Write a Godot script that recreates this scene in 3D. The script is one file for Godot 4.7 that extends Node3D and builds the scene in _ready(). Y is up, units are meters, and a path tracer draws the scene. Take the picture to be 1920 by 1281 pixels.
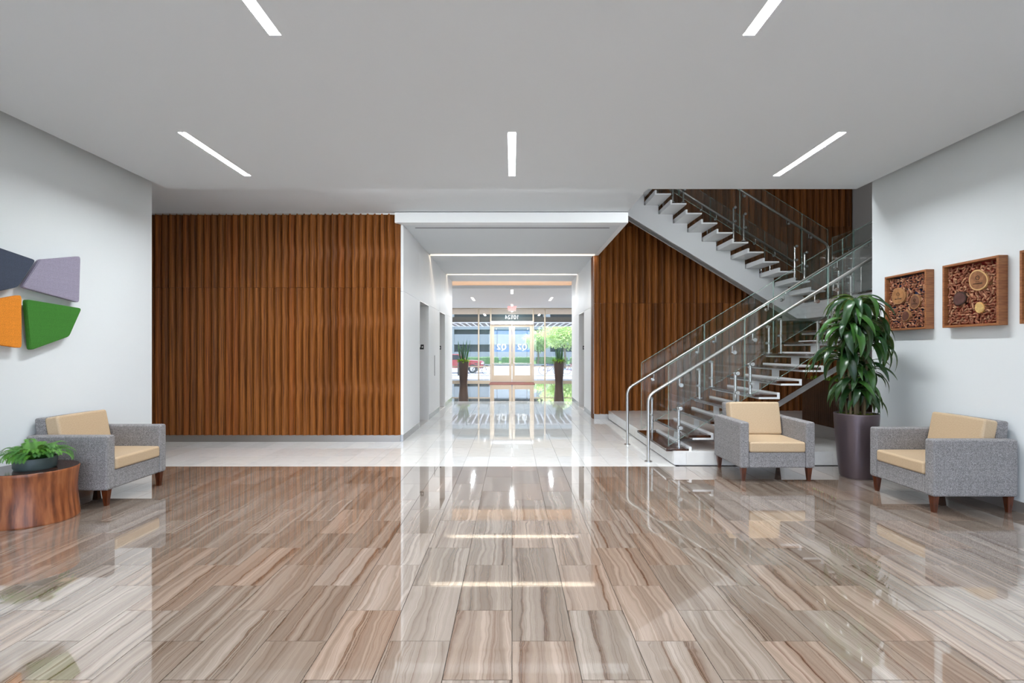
extends Node3D
# Lobby with a corridor, a glass stair and an entrance. x: across, y: up, d: distance into the picture (z = -d). Units are metres.

class MB extends RefCounted:
	# collects triangles; normals are given, winding is made clockwise from outside
	var v := PackedVector3Array()
	var n := PackedVector3Array()
	var t := PackedVector2Array()
	var c := PackedColorArray()
	var ix := PackedInt32Array()
	var col := Color.WHITE
	func vert(p: Vector3, nn: Vector3, uv: Vector2) -> int:
		v.append(p)
		n.append(nn)
		t.append(uv)
		c.append(col)
		return v.size() - 1
	func tri(a: int, b: int, d: int) -> void:
		var g := (v[b] - v[a]).cross(v[d] - v[a])
		if g.dot(n[a] + n[b] + n[d]) > 0.0:
			ix.append_array([a, d, b])
		else:
			ix.append_array([a, b, d])
	func quad(a: Vector3, b: Vector3, d: Vector3, e: Vector3, nn: Vector3, ua := Vector2(0, 0), ub := Vector2(1, 0), ud := Vector2(1, 1), ue := Vector2(0, 1)) -> void:
		var i := vert(a, nn, ua)
		vert(b, nn, ub)
		vert(d, nn, ud)
		vert(e, nn, ue)
		tri(i, i + 1, i + 2)
		tri(i, i + 2, i + 3)
	func flat(pts: Array, nn: Vector3, o := Vector2.ZERO) -> void:
		# a convex planar polygon with uv in metres
		var first := v.size()
		for p in pts:
			vert(p, nn, o + plan(p, nn))
		for k in range(1, pts.size() - 1):
			tri(first, first + k, first + k + 1)
	static func plan(p: Vector3, nn: Vector3) -> Vector2:
		var a := nn.abs()
		if a.y >= a.x and a.y >= a.z:
			return Vector2(p.x, p.z)
		if a.x >= a.z:
			return Vector2(p.z, p.y)
		return Vector2(p.x, p.y)
	func box(lo: Vector3, hi: Vector3, o := Vector2.ZERO) -> void:
		var a := Vector3(minf(lo.x, hi.x), minf(lo.y, hi.y), minf(lo.z, hi.z))
		var b := Vector3(maxf(lo.x, hi.x), maxf(lo.y, hi.y), maxf(lo.z, hi.z))
		for s in [0, 1]:
			var x := a.x if s == 0 else b.x
			var y := a.y if s == 0 else b.y
			var z := a.z if s == 0 else b.z
			var q := -1.0 if s == 0 else 1.0
			flat([Vector3(x, a.y, a.z), Vector3(x, b.y, a.z), Vector3(x, b.y, b.z), Vector3(x, a.y, b.z)], Vector3(q, 0, 0), o)
			flat([Vector3(a.x, y, a.z), Vector3(b.x, y, a.z), Vector3(b.x, y, b.z), Vector3(a.x, y, b.z)], Vector3(0, q, 0), o)
			flat([Vector3(a.x, a.y, z), Vector3(b.x, a.y, z), Vector3(b.x, b.y, z), Vector3(a.x, b.y, z)], Vector3(0, 0, q), o)
	func rbox(lo: Vector3, hi: Vector3, r: float, k := 3, puff := Vector3.ZERO, xf := Transform3D()) -> void:
		# rounded box; puff swells each pair of faces in the middle
		var mid := (lo + hi) / 2.0
		var h := (hi - lo).abs() / 2.0
		r = minf(r, minf(h.x, minf(h.y, h.z)) * 0.98)
		var inner := h - Vector3(r, r, r)
		var s := []
		for side in [-1, 1]:
			for i in k + 1:
				s.append([side, (-1.0 + float(i) / k) if side < 0 else float(i) / k])
		var extra := 0
		if puff != Vector3.ZERO:
			extra = 4
		var list := []
		for i in s.size():
			list.append([float(s[i][0]), s[i][1]])
			if i == k:
				for e in extra:
					list.append([-1.0 + 2.0 * (e + 1) / (extra + 1.0), 0.0])
		for axis in 3:
			for sg in [-1.0, 1.0]:
				var first := v.size()
				var m := list.size()
				for p in m:
					for q in m:
						var dir := Vector3.ZERO
						var ctr := Vector3.ZERO
						var b := (axis + 1) % 3
						var e := (axis + 2) % 3
						dir[axis] = sg
						dir[b] = list[p][1]
						dir[e] = list[q][1]
						dir = dir.normalized()
						ctr[axis] = sg * inner[axis]
						ctr[b] = list[p][0] * inner[b]
						ctr[e] = list[q][0] * inner[e]
						var pos := ctr + dir * r
						if puff != Vector3.ZERO:
							for w in 3:
								var o1 := (w + 1) % 3
								var o2 := (w + 2) % 3
								var f := (1.0 - pow(absf(pos[o1]) / h[o1], 2.0)) * (1.0 - pow(absf(pos[o2]) / h[o2], 2.0))
								pos[w] += signf(pos[w]) * puff[w] * maxf(f, 0.0) * clampf(absf(pos[w]) / h[w], 0.0, 1.0)
						var nn := Vector3.ZERO
						nn[axis] = sg
						var uv := plan(pos, nn)
						vert(xf * (mid + pos), (xf.basis * dir).normalized(), uv)
				for p in m - 1:
					for q in m - 1:
						var i0 := first + p * m + q
						tri(i0, i0 + 1, i0 + m + 1)
						tri(i0, i0 + m + 1, i0 + m)
	func cbox(lo: Vector3, hi: Vector3, r := 0.006) -> void:
		rbox(lo, hi, r, 1)
	func lathe(prof: Array, at := Vector3.ZERO, seg := 24, wob := 0.0, vs := 1.0) -> void:
		# prof: Vector2(radius, height) from the bottom up; sharp corners by repeated points
		var first := v.size()
		var m := prof.size()
		var run := 0.0
		for i in m:
			var p: Vector2 = prof[i]
			if i > 0:
				run += p.distance_to(prof[i - 1])
			var pa: Vector2 = prof[maxi(i - 1, 0)]
			var pb: Vector2 = prof[mini(i + 1, m - 1)]
			if i > 0 and pa.distance_to(p) < 1e-6:
				pa = p
			if i < m - 1 and pb.distance_to(p) < 1e-6:
				pb = p
			var tg := (pb - pa).normalized()
			var nr := Vector2(tg.y, -tg.x)
			for k in seg + 1:
				var a := TAU * k / seg
				var rr := p.x * (1.0 + wob * sin(3.0 * a + 1.0) + wob * 0.6 * sin(5.0 * a))
				var dir := Vector3(cos(a), 0, sin(a))
				vert(at + dir * rr + Vector3(0, p.y, 0), (dir * nr.x + Vector3(0, nr.y, 0)).normalized(), Vector2(a / TAU * vs, run))
		for i in m - 1:
			if (prof[i] as Vector2).distance_to(prof[i + 1]) < 1e-6:
				continue
			for k in seg:
				var i0 := first + i * (seg + 1) + k
				tri(i0, i0 + 1, i0 + seg + 2)
				tri(i0, i0 + seg + 2, i0 + seg + 1)
	func tube(pts: Array, r: float, seg := 10, tip := -1.0) -> void:
		var first := v.size()
		var m := pts.size()
		var up := Vector3(0.123, 0.9, 0.31)
		for i in m:
			var tg: Vector3 = (pts[mini(i + 1, m - 1)] - pts[maxi(i - 1, 0)]).normalized()
			var sx := tg.cross(up).normalized()
			var sy := sx.cross(tg)
			up = sy
			var rr := r if tip < 0.0 else lerpf(r, tip, float(i) / (m - 1))
			for k in seg + 1:
				var a := TAU * k / seg
				var dir := sx * cos(a) + sy * sin(a)
				vert(pts[i] + dir * rr, dir, Vector2(float(k) / seg * 0.2, float(i)))
		for i in m - 1:
			for k in seg:
				var i0 := first + i * (seg + 1) + k
				tri(i0, i0 + 1, i0 + seg + 2)
				tri(i0, i0 + seg + 2, i0 + seg + 1)
		for e in [0, m - 1]:
			var nn: Vector3 = (pts[0] - pts[1]).normalized() if e == 0 else (pts[m - 1] - pts[m - 2]).normalized()
			var f := v.size()
			vert(pts[e], nn, Vector2.ZERO)
			for k in seg + 1:
				vert(v[first + e * (seg + 1) + k], nn, Vector2.ZERO)
			for k in seg:
				tri(f, f + 1 + k, f + 2 + k)
	func prism(poly: PackedVector2Array, o: Vector3, ex: Vector3, ey: Vector3, ez: Vector3) -> void:
		# polygon in the plane (ex, ey), pushed out by ez
		var tris := Geometry2D.triangulate_polygon(poly)
		var nz := ez.normalized()
		for s in [0, 1]:
			var first := v.size()
			for p in poly:
				vert(o + ex * p.x + ey * p.y + ez * s, nz * (2.0 * s - 1.0), p)
			for k in range(0, tris.size(), 3):
				tri(first + tris[k], first + tris[k + 1], first + tris[k + 2])
		var area := 0.0
		for k in poly.size():
			var a := poly[k]
			var b := poly[(k + 1) % poly.size()]
			area += a.x * b.y - b.x * a.y
		var long := ez.length()
		for k in poly.size():
			var a := poly[k]
			var b := poly[(k + 1) % poly.size()]
			var e2 := (b - a).normalized() * signf(area)
			var nn := (ex * e2.y - ey * e2.x).normalized()
			var w := a.distance_to(b)
			quad(o + ex * a.x + ey * a.y, o + ex * b.x + ey * b.y, o + ex * b.x + ey * b.y + ez, o + ex * a.x + ey * a.y + ez, nn, Vector2(0, 0), Vector2(w, 0), Vector2(w, long), Vector2(0, long))
	func mesh(colored := false) -> ArrayMesh:
		var a := []
		a.resize(Mesh.ARRAY_MAX)
		a[Mesh.ARRAY_VERTEX] = v
		a[Mesh.ARRAY_NORMAL] = n
		a[Mesh.ARRAY_TEX_UV] = t
		if colored:
			a[Mesh.ARRAY_COLOR] = c
		a[Mesh.ARRAY_INDEX] = ix
		var m := ArrayMesh.new()
		m.add_surface_from_arrays(Mesh.PRIMITIVE_TRIANGLES, a)
		return m

var M := {}
var taken := {}
var rng := RandomNumberGenerator.new()
const CAM_H := 1.436
const F := 980.0      # focal length in pixels of the 1920 x 1281 frame
const ROOM := 4.5     # half width of the lobby
const CEIL := 3.475
const UPPER := 3.594

func P(x: float, y: float, d: float) -> Vector3:
	return Vector3(x, y, -d)

func numbered(s: String) -> String:
	if not taken.has(s):
		taken[s] = 0
		return s
	taken[s] += 1
	return "%s_%03d" % [s, taken[s]]

func part(parent: Node, called: String, mb: MB, m: Material, colored := false) -> MeshInstance3D:
	return put(parent, called, mb.mesh(colored), m)

func put(parent: Node, called: String, me: Mesh, m: Material) -> MeshInstance3D:
	var o := MeshInstance3D.new()
	o.mesh = me
	o.material_override = m
	o.name = numbered(called) if parent == self else called
	parent.add_child(o, true)
	return o

func thing(called: String, label: String, category: String, at := Vector3.ZERO, turn := 0.0, group := "") -> Node3D:
	var o := Node3D.new()
	o.name = numbered(called)
	add_child(o)
	o.position = at
	o.rotation.y = turn
	tag(o, label, category, group)
	return o

func tag(o: Node, label: String, category: String, group := "") -> void:
	o.set_meta("label", label)
	o.set_meta("category", category)
	if group:
		o.set_meta("group", group)

func struct(called: String, label := "", category := "") -> Node3D:
	var o := Node3D.new()
	o.name = numbered(called)
	add_child(o)
	o.set_meta("kind", "structure")
	if label:
		tag(o, label, category)
	return o

func slab(called: String, lo: Vector3, hi: Vector3, m: Material, label := "", category := "") -> MeshInstance3D:
	var b := MB.new()
	b.box(lo, hi)
	var o := part(self, called, b, m)
	o.set_meta("kind", "structure")
	if label:
		tag(o, label, category)
	return o

func bx(parent: Node, called: String, lo: Vector3, hi: Vector3, m: Material, r := 0.0) -> MeshInstance3D:
	var b := MB.new()
	if r > 0.0:
		b.cbox(lo, hi, r)
	else:
		b.box(lo, hi)
	return part(parent, called, b, m)

func paint(called: String, c: Color, rough := 0.6, metal := 0.0) -> StandardMaterial3D:
	var m := StandardMaterial3D.new()
	m.resource_name = called
	m.albedo_color = c
	m.roughness = rough
	m.metallic = metal
	M[called] = m
	return m

func glow(called: String, c: Color, e: float) -> StandardMaterial3D:
	var m := paint(called, Color(0.9, 0.9, 0.9), 0.5)
	m.emission_enabled = true
	m.emission = c
	m.emission_energy_multiplier = e
	return m

func noise_tex(w: int, h: int, freq: float, sd: int, cols: Array, offs: Array, fract := FastNoiseLite.FRACTAL_FBM, oct := 4, warp := 0.0, type := FastNoiseLite.TYPE_SIMPLEX_SMOOTH) -> NoiseTexture2D:
	var nz := FastNoiseLite.new()
	nz.seed = sd
	nz.noise_type = type
	nz.frequency = freq
	nz.fractal_type = fract
	nz.fractal_octaves = oct
	if warp > 0.0:
		nz.domain_warp_enabled = true
		nz.domain_warp_amplitude = warp
		nz.domain_warp_frequency = freq * 0.6
	var g := Gradient.new()
	g.offsets = PackedFloat32Array(offs)
	g.colors = PackedColorArray(cols)
	var x := NoiseTexture2D.new()
	x.width = w
	x.height = h
	x.seamless = true
	x.noise = nz
	x.color_ramp = g
	return x

func noise_image(w: int, h: int, freq: float, sd: int, oct := 3) -> PackedByteArray:
	var nz := FastNoiseLite.new()
	nz.seed = sd
	nz.noise_type = FastNoiseLite.TYPE_SIMPLEX_SMOOTH
	nz.frequency = freq
	nz.fractal_octaves = oct
	var im := nz.get_seamless_image(w, h)
	im.convert(Image.FORMAT_L8)
	return im.get_data()

func limestone_texture() -> ImageTexture:
	# veins run along v; u spans 2.4 m, v 0.61 m
	var w := 2048
	var h := 512
	var r := RandomNumberGenerator.new()
	r.seed = 5
	var tone := PackedFloat32Array()
	tone.resize(w)
	var warm := PackedFloat32Array()
	warm.resize(w)
	for k in w:
		var u := float(k) / w * TAU
		tone[k] = 0.02 * sin(u * 3.0 + 1.0) + 0.022 * sin(u * 11.0) + 0.014 * sin(u * 29.0 + 2.0) + 0.013 * sin(u * 71.0 + 0.6) + r.randf_range(-0.013, 0.013)
	for k in 230:     # fine parallel lines
		var at := r.randi() % w
		var dk := r.randf_range(0.015, 0.07)
		for j in 1 + r.randi() % 3:
			tone[(at + j) % w] -= dk
	for k in 26:     # stronger veins with one hard edge
		var at := r.randi() % w
		var wd := 4 + r.randi() % 18
		var dk := r.randf_range(0.05, 0.19)
		for j in wd:
			tone[(at + j) % w] -= dk * pow(1.0 - float(j) / wd, 1.5)
			warm[(at + j) % w] += dk * 0.5 * (1.0 - float(j) / wd)
	for k in 30:     # pale bands
		var at := r.randi() % w
		var wd := 8 + r.randi() % 26
		for j in wd:
			tone[(at + j) % w] += 0.055 * sin(PI * j / wd)
	var wa := noise_image(w, h, 0.005, 3, 2)
	var wb := noise_image(w, h, 0.02, 9, 2)
	var out := PackedByteArray()
	out.resize(w * h * 3)
	for y in h:
		for x in w:
			var i := y * w + x
			var s := int(x + (wa[(y / 5) * w + x] - 128) * 0.17 + (wb[(y / 3) * w + x] - 128) * 0.05 + (y - 256) * 0.012 + 4096.0) % w
			var g := tone[s]
			var q := warm[s]
			out[i * 3] = clampi(int((0.58 + g + q * 0.22) * 255.0), 0, 255)
			out[i * 3 + 1] = clampi(int((0.524 + g * 1.04) * 255.0), 0, 255)
			out[i * 3 + 2] = clampi(int((0.477 + g * 1.06 - q * 0.06) * 255.0), 0, 255)
	return ImageTexture.create_from_image(Image.create_from_data(w, h, false, Image.FORMAT_RGB8, out))

func tweed_texture() -> ImageTexture:
	var w := 256
	var r := RandomNumberGenerator.new()
	r.seed = 21
	var row := PackedFloat32Array()
	var colm := PackedFloat32Array()
	for k in w:
		row.append(r.randf_range(-0.045, 0.045))
		colm.append(r.randf_range(-0.045, 0.045))
	var out := PackedByteArray()
	out.resize(w * w * 3)
	for y in w:
		for x in w:
			var g := 0.60 + (row[y] if (x / 2 + y / 2) % 2 == 0 else colm[x]) + r.randf_range(-0.19, 0.19)
			var i := (y * w + x) * 3
			out[i] = clampi(int(g * 255.0), 0, 255)
			out[i + 1] = clampi(int(g * 0.985 * 255.0), 0, 255)
			out[i + 2] = clampi(int(g * 1.0 * 255.0), 0, 255)
	return ImageTexture.create_from_image(Image.create_from_data(w, w, false, Image.FORMAT_RGB8, out))

func grained(called: String, tex: Texture2D, tint: Color, uvs: Vector3, rough := 0.45) -> StandardMaterial3D:
	var m := paint(called, tint, rough)
	m.albedo_texture = tex
	m.uv1_scale = uvs
	return m

func glass(called: String, c: Color, a: float) -> StandardMaterial3D:
	var m := paint(called, Color(c.r, c.g, c.b, a), 0.02)
	m.transparency = BaseMaterial3D.TRANSPARENCY_ALPHA
	return m

func polish(m: StandardMaterial3D) -> void:
	m.metallic_specular = 0.7
	m.clearcoat_enabled = true
	m.clearcoat = 1.0
	m.clearcoat_roughness = 0.02

func materials() -> void:
	paint("wall_paint", Color(0.87, 0.885, 0.89), 0.65)
	paint("ceiling_paint", Color(0.845, 0.86, 0.872), 0.75)
	paint("panel_white", Color(0.915, 0.92, 0.925), 0.5)
	paint("grey_wall", Color(0.78, 0.77, 0.76), 0.7)
	paint("steel_white", Color(0.88, 0.885, 0.89), 0.35)
	paint("cavity", Color(0.5, 0.5, 0.5), 0.8)
	paint("dark_gap", Color(0.10, 0.10, 0.10), 0.7)
	paint("steel", Color(0.72, 0.72, 0.72), 0.24, 1.0)
	paint("brushed", Color(0.84, 0.83, 0.82), 0.5, 1.0)
	paint("base_metal", Color(0.66, 0.64, 0.62), 0.38, 1.0)
	paint("champagne", Color(0.74, 0.68, 0.60), 0.42, 0.35)
	paint("grout", Color(0.26, 0.22, 0.19), 0.6)
	paint("grout_pale", Color(0.70, 0.69, 0.67), 0.6)
	paint("black", Color(0.03, 0.03, 0.03), 0.4)
	paint("white_print", Color(0.95, 0.95, 0.95), 0.5)
	var lime := limestone_texture()
	for k in 4:
		var tn: Color = [Color(1, 1, 1), Color(0.91, 0.895, 0.88), Color(1.0, 0.965, 0.94), Color(0.95, 0.95, 0.945)][k]
		var m := grained("limestone_%d" % k, lime, tn, Vector3(1.0 / 2.4, 1.0 / 0.6096, 1), 0.035)
		polish(m)
	var mar := noise_tex(1024, 1024, 0.006, 4, [Color(0.80, 0.80, 0.80), Color(0.875, 0.87, 0.86), Color(0.90, 0.895, 0.885), Color(0.915, 0.91, 0.90)], [0.0, 0.12, 0.4, 1.0], FastNoiseLite.FRACTAL_RIDGED, 4, 60.0)
	for k in 3:
		var tn: Color = [Color(1, 1, 1), Color(0.965, 0.965, 0.965), Color(0.985, 0.98, 0.97)][k]
		var m := grained("marble_%d" % k, mar, tn, Vector3(0.55, 0.8, 1), 0.03)
		m.metallic_specular = 0.6
	var dark := grained("dark_stone", lime, Color(0.72, 0.66, 0.62), Vector3(1.0 / 2.4, 1.0 / 0.6096, 1), 0.03)
	polish(dark)
	var wal := noise_tex(512, 512, 0.012, 11, [Color(0.28, 0.15, 0.055), Color(0.46, 0.262, 0.10), Color(0.55, 0.325, 0.13), Color(0.62, 0.38, 0.165)], [0.1, 0.4, 0.65, 0.95], FastNoiseLite.FRACTAL_FBM, 5)
	for k in 4:
		var tn: Color = [Color(1, 1, 1), Color(0.88, 0.87, 0.86), Color(1.0, 0.95, 0.90), Color(0.80, 0.79, 0.78)][k]
		grained("walnut_%d" % k, wal, tn, Vector3(13.0, 0.13, 1), 0.55).metallic_specular = 0.32
	grained("dark_slat", wal, Color(0.55, 0.56, 0.56), Vector3(9.0, 0.45, 1), 0.55)
	grained("tread_wood", wal, Color(0.44, 0.40, 0.42), Vector3(0.9, 6.0, 1), 0.16)
	grained("leg_wood", wal, Color(0.62, 0.50, 0.44), Vector3(9.0, 1.0, 1), 0.35)
	grained("frame_wood", noise_tex(256, 256, 0.02, 13, [Color(0.52, 0.32, 0.19), Color(0.64, 0.42, 0.26)], [0.25, 0.75]), Color.WHITE, Vector3(1.0, 7.0, 1), 0.45)
	var burl := noise_tex(1024, 512, 0.008, 31, [Color(0.33, 0.165, 0.085), Color(0.47, 0.255, 0.135), Color(0.56, 0.325, 0.185), Color(0.64, 0.40, 0.245)], [0.1, 0.36, 0.62, 0.95], FastNoiseLite.FRACTAL_FBM, 4, 40.0)
	grained("burl", burl, Color.WHITE, Vector3(1.6, 0.55, 1), 0.3)
	grained("burl_top", burl, Color(0.42, 0.36, 0.34), Vector3(1.2, 2.4, 1), 0.16)
	grained("slice_wood", burl, Color(1.0, 0.95, 0.9), Vector3(2.4, 2.4, 1), 0.6)
	var tw := tweed_texture()
	var fb := grained("tweed", tw, Color(0.86, 0.855, 0.845), Vector3(1.3, 1.3, 1), 0.95)
	fb.heightmap_enabled = true
	fb.heightmap_texture = tw
	fb.heightmap_scale = 0.12
	var lea := noise_tex(256, 256, 0.06, 51, [Color(0.755, 0.66, 0.545), Color(0.785, 0.695, 0.58)], [0.2, 0.8])
	grained("tan_vinyl", lea, Color(0.965, 0.955, 0.94), Vector3(4, 4, 1), 0.42)
	for a in [["navy", Color(0.255, 0.29, 0.35)], ["lavender", Color(0.60, 0.58, 0.645)], ["green", Color(0.235, 0.49, 0.16)], ["orange", Color(0.90, 0.56, 0.15)]]:
		grained("felt_" + str(a[0]), tw, (a[1] as Color) * 1.55, Vector3(6, 6, 1), 0.95)
	paint("leaf_a", Color(0.11, 0.245, 0.10), 0.32)
	paint("leaf_b", Color(0.17, 0.33, 0.12), 0.34)
	paint("leaf_c", Color(0.07, 0.20, 0.10), 0.28)
	paint("leaf_lime", Color(0.45, 0.62, 0.12), 0.5)
	paint("fern_a", Color(0.30, 0.52, 0.15), 0.55)
	paint("fern_b", Color(0.18, 0.40, 0.12), 0.55)
	paint("snake_leaf", Color(0.16, 0.30, 0.18), 0.45)
	for k in ["leaf_a", "leaf_b", "leaf_c", "leaf_lime", "fern_a", "fern_b", "snake_leaf"]:
		M[k].backlight_enabled = true
		M[k].backlight = Color(0.35, 0.42, 0.2)
	paint("cane", Color(0.42, 0.36, 0.26), 0.8)
	paint("moss", Color(0.36, 0.40, 0.12), 0.95)
	paint("soil", Color(0.16, 0.12, 0.08), 0.95)
	paint("bronze_pot", Color(0.40, 0.35, 0.365), 0.36, 0.6)
	paint("brown_pot", Color(0.24, 0.19, 0.165), 0.30, 0.25)
	paint("slate_bowl", Color(0.23, 0.28, 0.28), 0.35)
	glass("balustrade_glass", Color(0.12, 0.32, 0.27), 0.04)
	glass("glass_edge", Color(0.55, 0.68, 0.64), 0.5)
	glass("window_glass", Color(0.55, 0.72, 0.74), 0.05)
	paint("chrome", Color(0.80, 0.80, 0.79), 0.22, 1.0)
	paint("rail_steel", Color(0.74, 0.73, 0.71), 0.28, 1.0)
	glow("lamp_glow", Color(1.0, 0.985, 0.955), 3.2)
	glow("cove_glow", Color(1.0, 0.87, 0.70), 0.95)
	glow("warm_cove_glow", Color(1.0, 0.80, 0.60), 1.3)
	glow("exit_glow", Color(1.0, 0.16, 0.13), 1.3)

func area(at: Vector3, size: Vector2, energy: float, c: Color, parent: Node = self, look := Vector3.DOWN) -> AreaLight3D:
	var l := AreaLight3D.new()
	l.name = "lamp_light"
	l.area_size = size
	l.area_normalize_energy = true
	l.light_energy = energy
	l.light_color = c
	l.shadow_enabled = true
	l.area_range = 30.0
	l.area_attenuation = 2.0
	parent.add_child(l, true)
	l.position = at
	var up := Vector3.FORWARD if absf(look.y) > 0.9 else Vector3.UP
	l.basis = Basis.looking_at(look, up)
	return l

func camera_sky_sun() -> void:
	var cam := Camera3D.new()
	cam.name = "camera"
	add_child(cam)
	cam.position = Vector3(0, CAM_H, 0)
	cam.projection = Camera3D.PROJECTION_FRUSTUM
	cam.near = 0.05
	cam.far = 400.0
	cam.size = 0.05 * 1281.0 / F
	cam.frustum_offset = Vector2(0, 0.05 * 17.0 / F)
	cam.current = true
	var we := WorldEnvironment.new()
	we.name = "environment"
	var env := Environment.new()
	env.background_mode = Environment.BG_SKY
	env.tonemap_mode = Environment.TONE_MAPPER_LINEAR
	env.tonemap_exposure = EXPOSURE
	env.sdfgi_enabled = true
	env.ssao_enabled = true
	env.ssil_enabled = true
	var sk := Sky.new()
	var pm := ProceduralSkyMaterial.new()
	pm.sky_top_color = Color(0.56, 0.68, 0.88)
	pm.sky_horizon_color = Color(0.88, 0.92, 0.96)
	pm.ground_bottom_color = Color(0.55, 0.56, 0.55)
	pm.ground_horizon_color = Color(0.72, 0.76, 0.80)
	pm.energy_multiplier = SKY
	sk.sky_material = pm
	env.sky = sk
	we.environment = env
	add_child(we)
	var sun := DirectionalLight3D.new()
	sun.name = "sun"
	sun.light_energy = SUN
	sun.light_color = Color(1.0, 0.965, 0.91)
	sun.light_angular_distance = 0.6
	sun.shadow_enabled = true
	sun.sky_mode = DirectionalLight3D.SKY_MODE_LIGHT_ONLY
	add_child(sun)
	sun.basis = Basis.looking_at(Vector3(0.32, -1.0, 0.56).normalized(), Vector3.UP)

const EXPOSURE := 1.0
const SKY := 7.0
const SUN := 3.4
const LAMP := 7.2
const LAMP_COLOR := Color(0.965, 0.985, 1.0)

# ---------------------------------------------------------------- room shell
func tile_box(x0: float, x1: float, d0: float, d1: float, y: float, o: Vector2) -> MB:
	var b := MB.new()
	var a := P(x0, y - 0.012, d1)
	var e := P(x1, y, d0)
	var s := Vector2(-x0, d1) + o
	b.box(a, e, s)
	return b

func floors() -> void:
	var TW := 0.3048
	var TL := 0.6096
	var gap := 0.0016
	var fl := struct("floor", "polished floor of brown veined limestone and white marble tiles", "floor")
	bx(fl, "bed", P(-6.4, -0.20, 14.9), P(2.1, -0.013, -6.0), M.grout)
	bx(fl, "bed", P(2.1, -0.20, 14.9), P(7.4, -0.013, -6.0), M.grout_pale)
	var far := MB.new()
	rng.seed = 77
	for i in range(-15, 15):
		var x0 := maxf(i * TW, -ROOM)
		var x1 := minf((i + 1) * TW, ROOM)
		var start := 2.278 - TL * 14.0 + (0.0 if posmod(i, 2) == 1 else TL / 2.0)
		for k in 24:
			var d0 := start + k * TL
			var d1 := minf(d0 + TL, 6.476)
			if d0 > 6.47 or d0 < -4.95:
				continue
			var o := Vector2(rng.randf() * 2.4, 0.0)
			var b := tile_box(x0 + gap, x1 - gap, d0 + gap, d1 - gap, 0.0, o)
			if d1 > 2.05:
				part(fl, "tile", b, M["limestone_%d" % (rng.randi() % 4)])
			else:
				far.box(P(x0 + gap, -0.012, d1 - gap), P(x1 - gap, 0, d0 + gap), o)
	part(fl, "rear_tiles", far, M.limestone_0).set_meta("kind", "stuff")
	for i in range(-21, 7):
		var x0 := i * TW
		var x1 := x0 + TW
		var zone := [[-6.3, -1.72, 8.25], [-1.72, 1.72, 14.77], [1.72, 2.03, 10.98]]
		for z in zone:
			var a := maxf(x0, z[0])
			var e := minf(x1, z[1])
			if e - a < 0.01:
				continue
			for k in 14:
				var d0 := 6.476 + k * TL
				var d1 := minf(d0 + TL, z[2])
				if d1 - d0 < 0.02:
					continue
				var b := tile_box(a + gap * 0.8, e - gap * 0.8, d0 + gap * 0.8, d1 - gap * 0.8, 0.0, Vector2(rng.randf() * 3.0, rng.randf() * 3.0))
				part(fl, "marble_tile", b, M["marble_%d" % (rng.randi() % 3)])
	slab("floor_vestibule", P(-3.5, -0.2, 23.9), P(3.5, 0, 14.77), M.dark_stone, "dark polished stone floor inside the entrance doors", "floor")
	# platform under the stair
	var pf := struct("floor_platform", "low white marble platform that carries the stair", "platform")
	bx(pf, "core", P(2.04, 0, 10.98), P(7.14, 0.154, 6.54), M.marble_1)
	var xs := 2.02
	while xs < 7.1:
		var xe := minf(xs + 0.82, 7.14)
		for k in 8:
			var d0 := 6.52 + k * 0.5575
			part(pf, "paving_slab", tile_box(xs + 0.001, xe - 0.001, d0 + 0.001, d0 + 0.5565, 0.176, Vector2(rng.randf() * 3.0, rng.randf() * 3.0)), M["marble_%d" % (rng.randi() % 3)])
		xs = xe
	xs = 2.02
	for w in [0.155, 0.61, 0.61, 0.61, 0.61, 0.61, 0.61]:
		var b := MB.new()
		b.box(P(xs + 0.001, 0.012, 6.54), P(xs + w - 0.001, 0.164, 6.52), Vector2(rng.randf(), rng.randf()))
		part(pf, "facing_slab", b, M["marble_%d" % (rng.randi() % 3)])
		xs += w
	for k in 5:
		var b := MB.new()
		b.box(P(2.02, 0.012, 6.541 + k * 0.887), P(2.04, 0.164, 6.541 + k * 0.887 + 0.885), Vector2(rng.randf(), rng.randf()))
		part(pf, "facing_slab", b, M["marble_%d" % (rng.randi() % 3)])

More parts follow.
